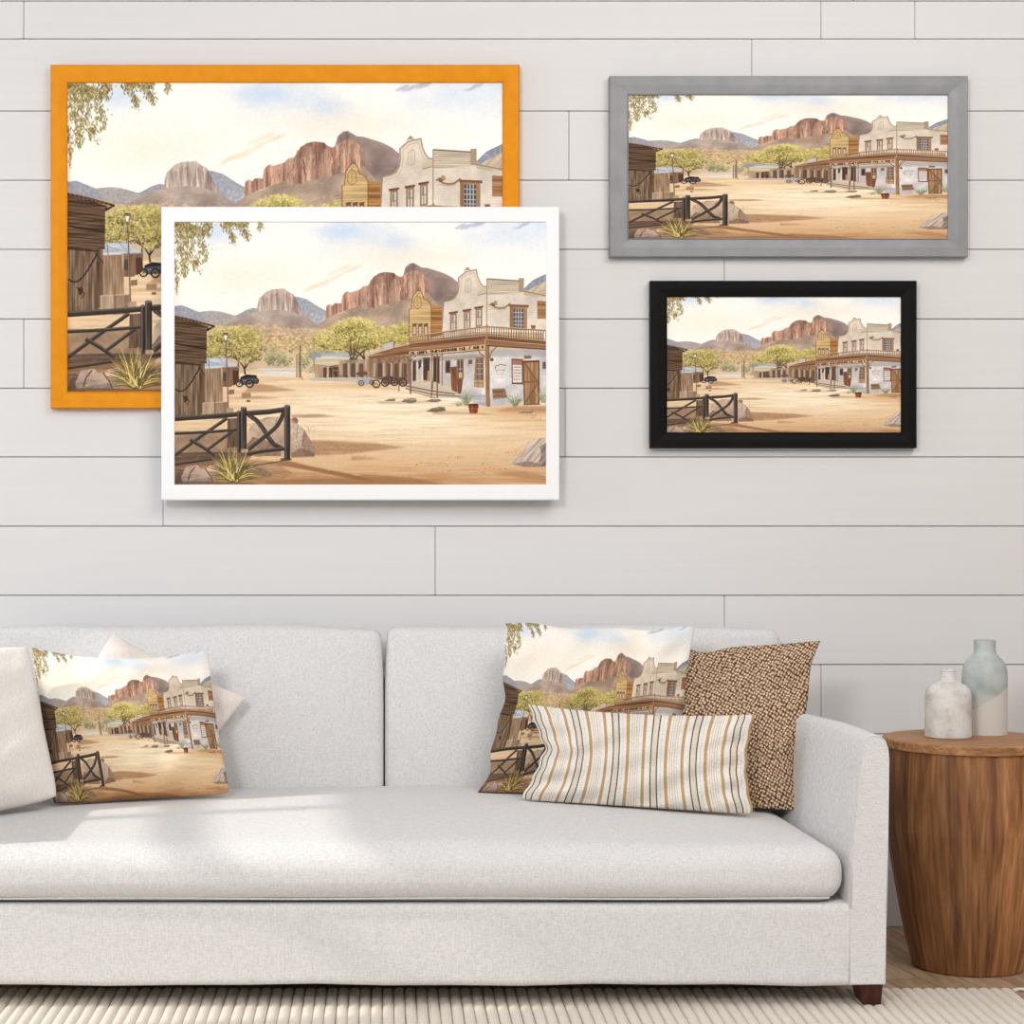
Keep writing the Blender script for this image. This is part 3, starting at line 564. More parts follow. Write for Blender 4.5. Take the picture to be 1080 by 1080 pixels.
    # posts
    for (x, y0, y1, w) in ((108, 790, 890, 2), (132, 785, 895, 2), (180, 780, 905, 2.2), (206, 778, 905, 2), (238, 772, 950, 3.2), (262, 770, 925, 2.4), (296, 770, 965, 4), (400, 766, 940, 3.2), (428, 764, 985, 4.2), (452, 762, 925, 2.4)):
        P.line(c4((x, y0), (x, y1)), w, (120, 86, 62)); P.line(c4((x-w*.5, y0), (x-w*.5, y1)), .8, (206, 172, 136), .8)
    for (x, y) in ((238, 776), (296, 775), (428, 768), (206, 780), (180, 782)):
        P.line(c4((x, y+32), (x+10, y+12), (x+28, y+2)), 2, (120, 86, 62)); P.line(c4((x, y+32), (x-10, y+12), (x-26, y+4)), 2, (120, 86, 62))
    P.line(c4((410, 870), (404, 940), (398, 985)), 2, (80, 60, 48))
    P.poly(c4((662, 690), (684, 690), (688, 1028), (668, 1026)), (150, 112, 80), 1, P.vert, .05); P.line(c4((664, 692), (670, 1026)), 1.6, (212, 178, 142)); P.line(c4((684, 690), (688, 1028)), 1.6, (92, 64, 46))
    P.line(c4((662, 780), (640, 762), (628, 740)), 3, (140, 102, 72)); P.line(c4((686, 790), (700, 752), (722, 732)), 3, (140, 102, 72))
    P.poly(c4((676, 694), (970, 722), (970, 742), (676, 724)), (146, 106, 78), 1, P.horz, .06); P.line(c4((676, 726), (970, 744)), 2.6, (84, 58, 44)); P.line(c4((676, 696), (970, 722)), 1.5, (210, 180, 150))
    # door, poster, plate, sign and props on the side wall
    P.poly(c4((852, 800), (936, 798), (936, 1018), (858, 1020)), (112, 80, 58)); P.poly(c4((860, 808), (928, 806), (928, 1012), (864, 1014)), (164, 126, 92), 1, P.vert, .09)
    for x in (876, 892, 908): P.line(c4((x, 808), (x+1, 1012)), .9, (100, 72, 54), .8)
    P.line(c4((862, 812), (926, 905)), 4, (128, 92, 66)); P.line(c4((926, 912), (866, 1008)), 4, (128, 92, 66)); P.line(c4((862, 906), (928, 904)), 4.4, (134, 96, 68)); P.line(c4((860, 806), (930, 804)), 3.5, (96, 66, 48))
    P.poly(c4((858, 774), (896, 774), (896, 790), (858, 792)), (150, 124, 96)); P.line(c4((864, 783), (890, 782)), 1.8, (96, 72, 54))
    P.poly(c4((796, 790), (854, 792), (854, 918), (798, 916)), (120, 84, 66)); P.poly(c4((802, 800), (848, 800), (848, 908), (803, 908)), (226, 218, 208)); P.poly(c4((803, 800), (848, 800), (848, 822), (803, 820)), (168, 116, 92))
    for y in (832, 847, 862, 877, 892):
        xx = 808
        while xx < 842: P.line(c4((xx, y), (xx+R.uniform(3, 7), y)), 2.6, (116, 104, 98), .8); xx += 9
    P.line(c4((714, 838), (720, 826), (745, 818), (768, 824)), 2, (132, 104, 80)); P.line(c4((720, 850), (740, 846), (762, 848)), 1.4, (164, 148, 136)); P.line(c4((716, 838), (730, 870), (752, 868), (764, 836)), 1, (164, 148, 136)); P.line(c4((726, 884), (756, 882)), 1, (150, 136, 126))
    P.ell(*c4((699, 795))[0], 5, 5, (116, 86, 62)); P.poly(c4((950, 806), (970, 806), (970, 840), (950, 840)), (116, 90, 72))
    P.poly(c4((700, 940), (768, 936), (776, 984), (706, 992)), (142, 112, 88), 1, P.horz, .1); P.line(c4((766, 936), (792, 1028)), 3, (196, 190, 186)); P.line(c4((720, 955), (756, 952)), 2, (90, 66, 50), .7); P.line(c4((716, 970), (764, 968)), 2, (90, 66, 50), .7)
    def tuft(pts, cols, n, L, spread, w=1.5):
        bx, by = pts
        for k in range(n):
            a = -math.pi/2+R.uniform(-spread, spread); l = L*R.uniform(.55, 1.05); sag = R.uniform(.1, .35)*l*abs(math.cos(a))
            b0 = (bx+R.uniform(-.12, .12)*L, by+R.uniform(-.03, .05)*L)
            P.line([b0, (b0[0]+l*.55*math.cos(a), b0[1]+l*.6*math.sin(a)), (b0[0]+l*math.cos(a), b0[1]+l*math.sin(a)+sag)], w, cols[R.randint(len(cols))], .9, .5)
    gr = [(122, 132, 98), (160, 164, 126), (96, 108, 80), (186, 186, 150)]
    tuft(c4((575, 1020))[0], gr, 60, 42, .7, 1.7); tuft(c4((530, 1025))[0], gr, 22, 22, 1.2, 1.3); tuft(c4((815, 1024))[0], gr, 55, 38, .9, 1.6); tuft(c4((955, 1005))[0], gr, 40, 40, .7, 1.6)
    # barrel, stones
    P.poly(c4((582, 1018), (634, 1018), (626, 1062), (590, 1062)), (140, 74, 54), 1, P.vert, .05); P.ell(*c4((608, 1019))[0], 14, 3.6, (92, 52, 42)); P.line(c4((583, 1030), (633, 1030)), 2, (92, 50, 40)); P.line(c4((588, 1048), (630, 1048)), 1.6, (104, 58, 46)); P.line(c4((600, 1022), (602, 1060)), 2.4, (186, 116, 88), .8)
    def stone(pts, col, dark): P.poly(pts, col, 1, P.fine, .07); lo = [(x, y) for x, y in pts]; my = sum(y for x, y in lo)/len(lo); P.poly([(x, y if y > my else my+(y-my)*.1) for x, y in lo], dark, .5, P.dia, .08)
    stone(c4((165, 1000), (190, 990), (222, 988), (218, 1000)), (150, 134, 120), (92, 78, 68)); stone(c4((250, 1004), (262, 992), (300, 985), (326, 988), (326, 1004), (300, 1012)), (158, 142, 126), (98, 82, 70))
    stone(c4((372, 1000), (400, 990), (440, 990), (450, 1000), (410, 1006)), (156, 142, 134), (100, 86, 78)); stone(c4((372, 1052), (400, 1036), (440, 1028), (466, 1030), (470, 1048), (420, 1056)), (150, 132, 114), (88, 74, 62)); stone(c4((822, 1060), (860, 1048), (910, 1046), (890, 1060)), (160, 142, 126), (96, 78, 66))
    rk = c6((796, 655), (840, 600), (880, 545), (915, 528), (962, 524), (972, 668), (880, 668)); P.poly(rk, (196, 178, 162), 1, P.dia, .08); P.poly(c6((930, 668), (945, 600), (935, 570), (972, 545), (972, 668)), (128, 112, 104), .8, P.dia, .08); P.poly(c6((800, 655), (880, 640), (940, 655), (935, 670), (860, 670)), (132, 112, 98), .7)
    for k in range(16): x = R.uniform(820, 930); y = R.uniform(560, 640); P.line(c6((x, y), (x-R.uniform(10, 30), y+R.uniform(16, 44))), 1.2, (146, 126, 112), .6, .5)
    # old cars and wagons
    def wheel(pt, r, col=(48, 44, 44)):
        t = np.linspace(0, 2*math.pi, 15); P.line([(pt[0]+r*math.cos(a), pt[1]+r*math.sin(a)) for a in t], r*.36, col)
        for a in (0, .8, 1.6, 2.4): P.line([(pt[0]-r*math.cos(a), pt[1]-r*math.sin(a)), (pt[0]+r*math.cos(a), pt[1]+r*math.sin(a))], .8, col, .8)
    P.poly(c3((430, 905), (440, 884), (470, 872), (516, 876), (528, 892), (524, 914), (450, 922)), (92, 88, 92)); P.poly(c3((438, 882), (470, 868), (518, 872), (520, 882), (440, 892)), (44, 42, 46)); P.line(c3((446, 902), (520, 894)), 2, (150, 148, 150))
    wheel(c3((434, 912))[0], 9); wheel(c3((484, 914))[0], 10); wheel(c3((516, 900))[0], 7)
    P.poly(c4((26, 912), (40, 892), (70, 884), (110, 888), (120, 912), (60, 922)), (176, 170, 168)); P.poly(c4((28, 858), (78, 854), (84, 868), (28, 872)), (112, 76, 64)); P.line(c4((34, 870), (34, 890)), 1.2, DK); P.line(c4((78, 868), (80, 886)), 1.2, DK); wheel(c4((52, 912))[0], 7, (90, 86, 86)); wheel(c4((104, 908))[0], 6, (90, 86, 86))
    P.poly(c4((150, 905), (180, 888), (250, 890), (262, 912), (170, 920)), (120, 92, 76)); P.line(c4((140, 890), (270, 886)), 2, (78, 58, 48)); P.poly(c4((160, 880), (206, 876), (206, 890), (160, 892)), (96, 70, 58))
    for p in ((126, 915), (170, 908), (216, 905), (258, 908)): wheel(c4(p)[0], 10, (74, 62, 56))
    # shed group on the left
    P.poly(c3((262, 790), (290, 786), (360, 786), (420, 826), (262, 838)), (190, 196, 204), 1, P.horz, .05); P.line(c3((280, 792), (284, 836)), 2, (110, 110, 116)); P.line(c3((276, 800), (330, 818)), 1.4, (130, 130, 138)); P.line(c3((330, 786), (370, 828)), 1.4, (140, 140, 148))
    P.poly(c3((350, 830), (430, 828), (432, 900), (390, 930), (350, 930)), (132, 100, 80), 1, P.vert, .08); P.poly(c3((400, 850), (430, 848), (432, 905), (404, 925)), (84, 58, 48)); P.poly(c3((352, 858), (372, 856), (372, 900), (352, 902)), (84, 72, 66)); P.line(c3((344, 834), (436, 830)), 2.2, (150, 150, 156))
    P.poly(c3((252, 842), (350, 836), (352, 1010), (252, 1010)), (170, 140, 112), 1, P.vert, .10)
    for x in range(262, 350, 13): P.line(c3((x, 842), (x+1, 1010)), .9, (104, 82, 64), .7)
    P.poly(c3((100, 800), (262, 812), (262, 1090), (100, 1090)), (124, 102, 82), 1, P.vert, .14)
    P.poly(c3((100, 575), (150, 588), (282, 632), (272, 650), (270, 812), (100, 808)), (100, 78, 60), 1, P.horz, .16)
    for k in range(15):
        y = 604+k*14.5; P.line(c3((100, y-8+k*.4), (190, y+4), (272, min(y+14, 812))), R.uniform(1, 2.6), (60, 44, 34), .8)
    P.line(c3((110, 715), (270, 742)), 4, (54, 40, 30)); P.line(c3((100, 580), (160, 590), (310, 630)), 6, (92, 62, 46)); P.line(c3((100, 576), (200, 604), (312, 632)), 2, (50, 36, 28)); P.poly(c3((270, 640), (312, 630), (296, 642), (274, 656)), (70, 50, 38))
    for k in range(10): x = 120+k*18; P.line(c3((x, 578+k*5), (x+9, 585+k*5)), 3, (128, 92, 70))
    for x in range(120, 262, 12): P.line(c3((x, 815), (x+R.uniform(-2, 2), 1080)), R.uniform(.8, 1.8), (82, 64, 50), .7)
    P.line(c3((100, 810), (245, 822)), 4.5, (70, 52, 40)); P.line(c3((232, 830), (262, 872)), 4, (80, 60, 46)); P.poly(c3((232, 866), (260, 866), (258, 1060), (236, 1060)), (98, 76, 58), 1, P.vert, .1)
    t = np.linspace(0, 1, 12); P.line(c3(*[(116+124*u, 940-110*u**1.9+38*math.sin(u*3.0)*(1-u)) for u in t]), 3.6, (52, 46, 44)); P.ell(*c3((168, 990))[0], 6, 9, (70, 54, 42), wob=.2); P.line(c3((150, 975), (186, 1000), (172, 1020)), 2, (52, 40, 34))
    # crates and lamp post
    P.poly(c3((250, 1010), (312, 1006), (312, 1090), (250, 1090)), (176, 152, 128), 1, P.vert, .06); P.poly(c3((312, 1006), (374, 1004), (376, 1090), (312, 1090)), (152, 126, 102), 1, P.vert, .08); P.line(c3((252, 1010), (374, 1004)), 2, (202, 182, 156)); P.line(c3((312, 1006), (312, 1090)), 1.6, (90, 72, 58))
    P.poly(c3((445, 962), (490, 960), (490, 984), (446, 986)), (164, 130, 100)); P.poly(c3((445, 962), (490, 960), (484, 954), (452, 955)), (196, 164, 128)); P.poly(c3((380, 945), (408, 942), (408, 966), (380, 968)), (142, 112, 88)); P.poly(c3((370, 1035), (404, 1034), (404, 1060), (370, 1060)), (178, 152, 124)); P.ell(*c3((478, 1000))[0], 6, 3, (130, 100, 78))
    P.line(c3((366, 715), (372, 850), (378, 1035)), 3.4, (110, 84, 64)); P.line(c3((364, 715), (370, 850), (376, 1035)), 1, (176, 146, 118)); P.poly(c3((352, 668), (366, 660), (380, 668), (374, 712), (360, 712)), (120, 112, 96)); P.poly(c3((356, 674), (374, 674), (370, 698), (361, 698)), (236, 228, 200)); P.line(c3((354, 664), (378, 664)), 2.4, (80, 70, 58)); P.line(c3((360, 740), (376, 742)), 2, (96, 76, 60))
    # boulder behind the gate, stones by the fence
    bd = c5((470, 560), (480, 480), (520, 440), (570, 422), (640, 420), (700, 430), (724, 462), (760, 490), (790, 545), (818, 590), (806, 616), (720, 622), (560, 616))
    P.poly(bd, (192, 166, 142), 1, P.iso, .05); P.poly(c5((690, 500), (740, 480), (790, 545), (818, 590), (806, 616), (690, 622)), (172, 146, 124), .7, P.dia, .08); P.poly(c5((470, 560), (500, 520), (640, 560), (640, 616), (480, 616)), (132, 106, 86), .8, P.dia, .07); P.ell(*c5((708, 442))[0], 9, 10, (140, 112, 92))
    P.poly(c5((690, 432), (724, 462), (756, 488), (740, 560), (700, 600), (688, 520)), (206, 184, 164), .7, P.fine, .06, 2)
    P.poly(c5((756, 488), (790, 545), (818, 590), (806, 616), (760, 618), (742, 560)), (150, 122, 102), .75, P.fine, .06, 2)
    P.poly(c5((690, 600), (740, 575), (806, 600), (806, 618), (690, 624)), (122, 94, 76), .7, None, 0, 3)
    P.poly(c5((480, 470), (540, 430), (640, 420), (650, 470), (560, 500)), (206, 182, 158), .6, P.fine, .06, 3)
    for q in (((724, 462), (716, 520), (728, 570)), ((756, 488), (748, 540), (760, 600)), ((560, 430), (548, 480), (520, 520)), ((620, 424), (610, 470), (625, 520)), ((600, 560), (640, 540), (652, 580))): P.line(c5(*q), 1.8, (112, 86, 70), .8, .6)
    P.poly(c5((100, 520), (430, 505), (430, 600), (100, 640)), (120, 96, 78), .45, P.iso, .15, 6)
    for k in range(30): x = R.uniform(500, 800); y = R.uniform(440, 600); P.line(c5((x, y), (x+R.uniform(-12, 16), y+R.uniform(14, 40))), 1.2, [(128, 102, 84), (214, 190, 166)][R.randint(2)], .5, .5)
    P.poly(c5((100, 490), (440, 500), (480, 620), (100, 660)), (150, 122, 98), .75, P.iso, .1); P.poly(c5((100, 600), (300, 595), (520, 600), (440, 650), (100, 690)), (84, 68, 58), .75, P.horz, .1)
    P.poly(c5((375, 430), (440, 426), (440, 570), (372, 575)), (92, 74, 62), .9, P.vert, .1)
    P.poly(c5((100, 640), (320, 625), (600, 640), (700, 700), (600, 765), (100, 765)), (158, 118, 86), .55, P.horz, .08)
    for pts, col in ((((100, 765), (100, 690), (140, 680), (200, 700), (190, 765)), (128, 104, 90)), (((145, 720), (170, 668), (225, 660), (250, 690), (200, 750), (150, 750)), (184, 160, 142)), (((186, 735), (215, 690), (260, 676), (300, 720), (302, 750), (200, 752)), (176, 152, 138)), (((262, 690), (285, 662), (340, 652), (370, 700), (330, 745), (300, 720)), (190, 164, 138)), (((500, 660), (560, 662), (598, 700), (590, 722), (480, 726)), (178, 146, 116)), (((410, 650), (470, 645), (520, 690), (500, 735), (400, 735)), (170, 138, 108))):
        P.poly(c5(*pts), col, 1, P.iso, .06); q = pts[len(pts)//2:]+pts[:1]; P.poly(c5(*q), tuple(int(c*.68) for c in col), .55, P.dia, .08)
    P.line(c5((180, 735), (190, 700), (215, 668)), 3, (112, 70, 52)); P.line(c5((262, 676), (290, 715), (304, 745)), 3, (112, 78, 58))
    P.poly(c5((100, 740), (500, 748), (560, 765), (100, 765)), (96, 70, 54), .6, P.horz, .1)
    for k in range(160):
        x, y = R.uniform(100, 640), R.uniform(600, 760); L = R.uniform(10, 50)
        P.line(c5((x, y), (x+L, y+R.uniform(-5, 5))), R.uniform(.6, 2), [(74, 54, 42), (188, 152, 120), (120, 90, 68)][R.randint(3)], R.uniform(.2, .6), .4)
    # fence
    F, FH = (70, 61, 54), (118, 106, 94)
    def rail(pts, w):
        P.line(c5(*pts), w*1.0, F); off = w*.36/.5432
        P.line(c5(*[(x, y-off) for x, y in pts]), w*.22, FH, .8); P.line(c5(*[(x, y+off*.6) for x, y in pts]), w*.16, (44, 40, 40), .7)
    rail(((100, 622), (240, 520), (370, 430)), 9); rail(((190, 535), (250, 570), (310, 612)), 9); rail(((270, 588), (400, 492)), 8); rail(((100, 660), (300, 630)), 7)
    P.line(c5((480, 412), (520, 440), (552, 480), (578, 525), (606, 560), (650, 582)), 12, F); P.line(c5((478, 410), (536, 464), (588, 534)), 2, FH, .8); P.line(c5((476, 585), (540, 535), (590, 495), (622, 465), (642, 430), (652, 398)), 11, F); P.line(c5((474, 580), (556, 510), (614, 464)), 2, FH, .8)
    rail(((100, 505), (300, 495), (432, 484)), 8); rail(((100, 432), (280, 420), (434, 408)), 13); rail(((468, 404), (580, 396), (662, 384)), 14); rail(((470, 605), (560, 590), (656, 580)), 10)
    def post(x0, x1, y0, y1):
        P.poly(c5((x0, y0+4), ((x0+x1)/2, y0), (x1, y0+3), (x1, y1), (x0, y1)), F, 1, P.vert, .12); P.poly(c5((x0+3, y0+10), (x0+8, y0+10), (x0+8, y1), (x0+3, y1)), FH, .75); P.poly(c5((x1-8, y0+8), (x1, y0+8), (x1, y1), (x1-8, y1)), (44, 40, 40), .8); P.ell(*c5(((x0+x1)/2, y0+5))[0], (x1-x0)*.27, 3, (112, 104, 98))
    post(422, 440, 390, 600); post(440, 470, 372, 580); post(656, 686, 362, 632)
    P.ell(*c5((664, 632))[0], 16, 4, (70, 54, 44), .7)
    P.line(c5((690, 632), (560, 655), (500, 662)), 3, (78, 62, 52), .8)
    # agave clump
    ag = [(216, 192, 116), (186, 160, 84), (146, 124, 64), (232, 214, 150), (104, 88, 52), (84, 74, 46)]
    for k in range(150):
        a = -math.pi/2+R.uniform(-1.35, 1.35); l = R.uniform(60, 105)*(1-.25*abs(a+math.pi/2)/1.35); bx, by = c5((405+R.uniform(-22, 22), 735+R.uniform(-6, 10)))[0]
        P.line([(bx, by), (bx+l*.5*math.cos(a), by+l*.55*math.sin(a)), (bx+l*math.cos(a), by+l*math.sin(a)+.18*l*abs(math.cos(a)))], 3.2, ag[R.randint(len(ag))] if k > 50 else ag[4+R.randint(2)], .95, .5)
    # overhanging leaves
    lv = [(188, 172, 120), (158, 146, 92), (128, 118, 72), (206, 192, 146), (100, 92, 56), (150, 122, 74)]
    def leaf(x, y, n, sx, sy):
        for k in range(n):
            px, py = x+R.randn()*sx, y+R.randn()*sy
            if py < -4 or px < -4: continue
            z = R.uniform(3, 6.5); t = math.pi/2+R.uniform(-.8, .8); dx, dy = z*math.cos(t), z*math.sin(t)
            P.poly([(px-dx, py-dy), (px-dy*.34, py+dx*.34), (px+dx, py+dy), (px+dy*.34, py-dx*.34)], lv[R.randint(len(lv))], R.uniform(.65, .95))
    def spray(pts, n, sx, sy):
        n = int(n*1.7)
        pts = [np.array(q) for q in pts]; tot = len(pts)-1
        P.line(pts, 1.6, (112, 94, 60), .7, .6)
        for k in range(n):
            f = R.rand()*tot; i = min(int(f), tot-1); q = pts[i]*(1-(f-i))+pts[i+1]*(f-i); leaf(q[0], q[1], 1, sx*(1-.6*f/tot), sy)
    spray(c3((110, 110), (170, 140), (230, 140), (290, 135)), 150, 14, 9); spray(c3((110, 130), (170, 200), (200, 270), (225, 345)), 190, 17, 8); spray(c3((110, 170), (140, 250), (160, 320), (165, 370)), 150, 12, 8)
    spray(c3((110, 120), (200, 160), (245, 220), (262, 300)), 150, 15, 8); spray(c3((110, 280), (122, 380), (124, 450)), 50, 5, 6); spray(c3((180, 140), (240, 160), (282, 180)), 70, 9, 6); spray(c3((110, 105), (150, 130), (190, 170)), 130, 22, 14)
    spray(c3((350, 112), (370, 140), (395, 185), (405, 205)), 70, 8, 6); spray(c3((380, 108), (430, 130), (465, 165), (476, 190)), 80, 9, 6); spray(c3((350, 104), (420, 112), (475, 118)), 90, 12, 7); spray(c3((532, 104), (540, 130), (530, 150)), 32, 5, 5); spray(c3((280, 118), (275, 160)), 30, 6, 6)
    # paper grain and gentle contrast
    a = P.a*(1+.006*P.fine[..., None]+.003*P.iso[..., None])
    return np.clip(a, 0, 1)

# one image datablock painted in memory above: the same artwork is printed on four canvases and two cushions
art = paint()
img = bpy.data.images.new('western_town_artwork', PW, PH, alpha=False)
buf = np.ones((PH, PW, 4), np.float32); buf[..., :3] = art[::-1]
img.pixels.foreach_set(buf.ravel()); img.update(); img.pack()
def printed(name, cloth):
    m, nt, lk, b = material(name, (1, 1, 1, 1), .9, 0, .12)
    tx = N(nt, 'ShaderNodeTexImage'); tx.image = img; tx.extension = 'EXTEND'; tc = N(nt, 'ShaderNodeTexCoord'); lk.new(tc.outputs['UV'], tx.inputs[0])
    n = noise(nt, lk, 1, 2, 'UV', (230, 170, 1))
    k = ((.3, (.80, .785, .765, 1)), (.62, (.95, .93, .905, 1))) if cloth else ((.3, (.965, .965, .97, 1)), (.6, (.995, .995, 1, 1)))
    r = ramp(nt, k); lk.new(n.outputs[0], r.inputs[0]); lk.new(mix(nt, lk, 1.0, tx.outputs[0], r.outputs[0], 'MULTIPLY'), b.inputs['Base Color'])
    bump(nt, lk, b, n.outputs[0], .35 if cloth else .08, .002); return m
M_canvas = printed('printed_canvas', False); M_print_cloth = printed('printed_cushion_cloth', True)

# ---------------------------------------------------------------- rug
RX0, RX1, RY0, RY1 = -2.3, 1.335, -2.9, -.70
bm = bmesh.new(); p = .0232; n = int((RX1-RX0)/p); h = .0095
for i in range(n):
    xc = RX0+(i+.5)*p; rings = []
    for y, k in ((RY0, .3), (RY0+.006, .8), (RY0+.02, 1), (-2.0, 1), (-1.2, 1), (-.95, 1), (-.85, 1), (RY1-.018, 1), (RY1-.006, .82), (RY1, .35)):
        w_ = p*.5*(.55+.45*k); jit = random.uniform(-.0008, .0008)
        rings.append([(xc+jit+w_*math.cos(a), y, -.0095+h*k*math.sin(a)**.8) for a in [math.pi*(1-q/6) for q in range(7)]])
    loft(bm, rings, False)
rug = obj('rug', bm, M_rug, None, True); tag(rug, 'beige ribbed wool rug lying on the wood floor under the sofa', 'rug')
bm = bmesh.new(); box(bm, RX0, RX1, RY0+.002, RY1-.004, FZ+.0003, -.008); obj('backing', bm, M_rug_back, rug)
bm = bmesh.new(); tube(bm, [(RX1-.01+.016*q, RY1-.012+.012*math.sin(q*1.3), -.006-.0004*q) for q in range(6)], .004); obj('fringe', bm, M_rug, rug, True)
RUG_Z = -.0005

# ---------------------------------------------------------------- sofa
sofa = thing('sofa', 'white linen two-cushion sofa against the boarded wall', 'sofa', (0, -.45, 0))
YF, YB = 4.21-WALL_D, -.035                     # front and back of the sofa
bm = bmesh.new()
def f_base(q): return Vector((q.x, q.y+(YF+YB)/2+.004, q.z+.125-(.0016*math.sin(q.x*9)+.0012*math.sin(q.x*23+1) if q.z < -.06 else 0)))
rounded_box(bm, 1.0, (YB-YF)/2, .083, .014, f_base); obj('base', bm, M_linen, sofa, True)
bm = bmesh.new()
rounded_box(bm, .93, .035, .21, .02, lambda q: Vector((q.x, q.y-.07, q.z+.40))); obj('back_frame', bm, M_linen, sofa, True)
def arm(sgn):
    bm = bmesh.new(); rings = []
    base_ = [(1.014, .045), (1.016, .18), (1.019, .34), (1.021, .50), (1.019, .522), (1.013, .538), (1.003, .547), (.985, .549), (.976, .544), (.970, .535), (.965, .50), (.955, .40), (.944, .30), (.940, .20), (.938, .045)]
    cx, cz = .98, .30
    steps = [(0, .985), (.002, .994), (.006, 1), (.03, 1)]+[(.03+.97*k/12, 1) for k in range(1, 13)]
    for t, sc in steps:
        y = YF+(YB-YF)*t; r = []
        for j, (x, z) in enumerate(base_):
            xx = cx+(x-cx)*(1-(1-sc)*6); zz = cz+(z-cz)*(1-(1-sc)*.8)
            tp = -.058*min(t/.75, 1.1)
            inner = 1 if x < .975 else 0
            pf = -.010*math.sin(math.pi*min(max((t-.02)/.9, 0), 1))*max(0, math.sin(math.pi*(z-.2)/.36))*inner
            zz += .004*math.sin(t*7) if z > .5 else 0
            r.append((sgn*(xx+tp+pf), y, zz))
        rings.append(r)
    loft(bm, rings, True, True, True)
    a = obj('armrest', bm, M_linen, sofa, True)
    e = a.data; 
    for pl in e.polygons:
        if len(pl.vertices) > 4: pl.use_smooth = False
    bm = bmesh.new(); tube(bm, [(sgn*(.98+(x-.98)*.94), YF+.0006, z) for x, z in base_[1:14]], .0016)
    obj('piping', bm, M_linen, a, True)
    return a
arm(1); arm(-1)
# one long seat cushion: crowned top, thinner to the front edge
SY0, SY1, SZ0 = YF-.004, 4.90-WALL_D, .209
def seat_top(x, y):
    u = max(-1, min(1, x/.93)); v = max(0, min(1, (y-SY0)/(SY1-SY0)))
    return .322+.038*(1-abs(u)**3.2)*(1-(1-v)**2.6*.9)
def f_seat(q):
    y = q.y+(SY0+SY1)/2; v = (y-SY0)/(SY1-SY0); x = q.x*(1-.05*v)
    t = (q.z+.06)/.12
    z = SZ0+(seat_top(x, y)-SZ0)*t
    y -= .012*math.sin(math.pi*t)*(1 if v < .15 else 0)*(1-abs(q.x/.93)**6)
    x += .006*math.sin(math.pi*t)*(1 if q.x > .8 else -1 if q.x < -.8 else 0)
    return Vector((x, y, z+.0025*math.sin(x*6+1)*t))
bm = bmesh.new(); rounded_box(bm, .928, (SY1-SY0)/2, .06, .045, f_seat); seat = obj('seat_cushion', bm, M_linen, sofa, True)
bm = bmesh.new(); tube(bm, [(x, SY0+.010, SZ0+.010+.001*math.sin(x*9)) for x in [-.9+1.8*k/30 for k in range(31)]], .0022); obj('piping', bm, M_linen, seat, True)
# two loose back cushions
def back_cushion(cx, hw):
    H, T = .198, .058
    def fn(q):
        u, w_ = q.x/hw, q.z/H
        bul = .030*(1-min(1, abs(u))**2.6)*(1-min(1, abs(w_))**2.6)
        y = q.y-(bul if q.y < 0 else 0)+.022*w_
        x = q.x*(1-.012*(1-w_*w_)*0-.016*max(0, w_)**3); z = q.z-.006*(abs(u)**4)*(w_ > 0)+.003*math.sin(q.x*11+cx)*(1 if w_ > .6 else 0)+.0025*math.sin(q.x*15+1)*(1 if w_ < -.7 else 0)
        return Vector((x+cx, y-.157, z+.531))
    bm = bmesh.new(); rounded_box(bm, hw, T, H, .021, fn)
    c_ = obj('back_cushion', bm, M_linen, sofa, True)
    bm = bmesh.new(); tube(bm, [fn(Vector((hw-.004, -T+.024, -H+.03+(2*H-.06)*k/12))) for k in range(13)], .002); obj('piping', bm, M_linen, c_, True)
back_cushion(-.4665, .4655); back_cushion(.470, .468)
def leg(cx, cy, sx, sy):
    bm = bmesh.new(); r = lambda w, z, ox: [(cx+sx*(ox-w), cy-w, z), (cx+sx*ox, cy-w, z), (cx+sx*ox, cy+w, z), (cx+sx*(ox-w), cy+w, z)]
    loft(bm, [r(.036, RUG_Z if cy < -.7 else FZ, .004), r(.052, .062, .006)], True, True, True)
    obj('leg', bm, M_leg, sofa)
for sx in (1, -1):
    leg(sx*1.005, YF+.062, sx, 1); leg(sx*.955, YB-.08, sx, 1)

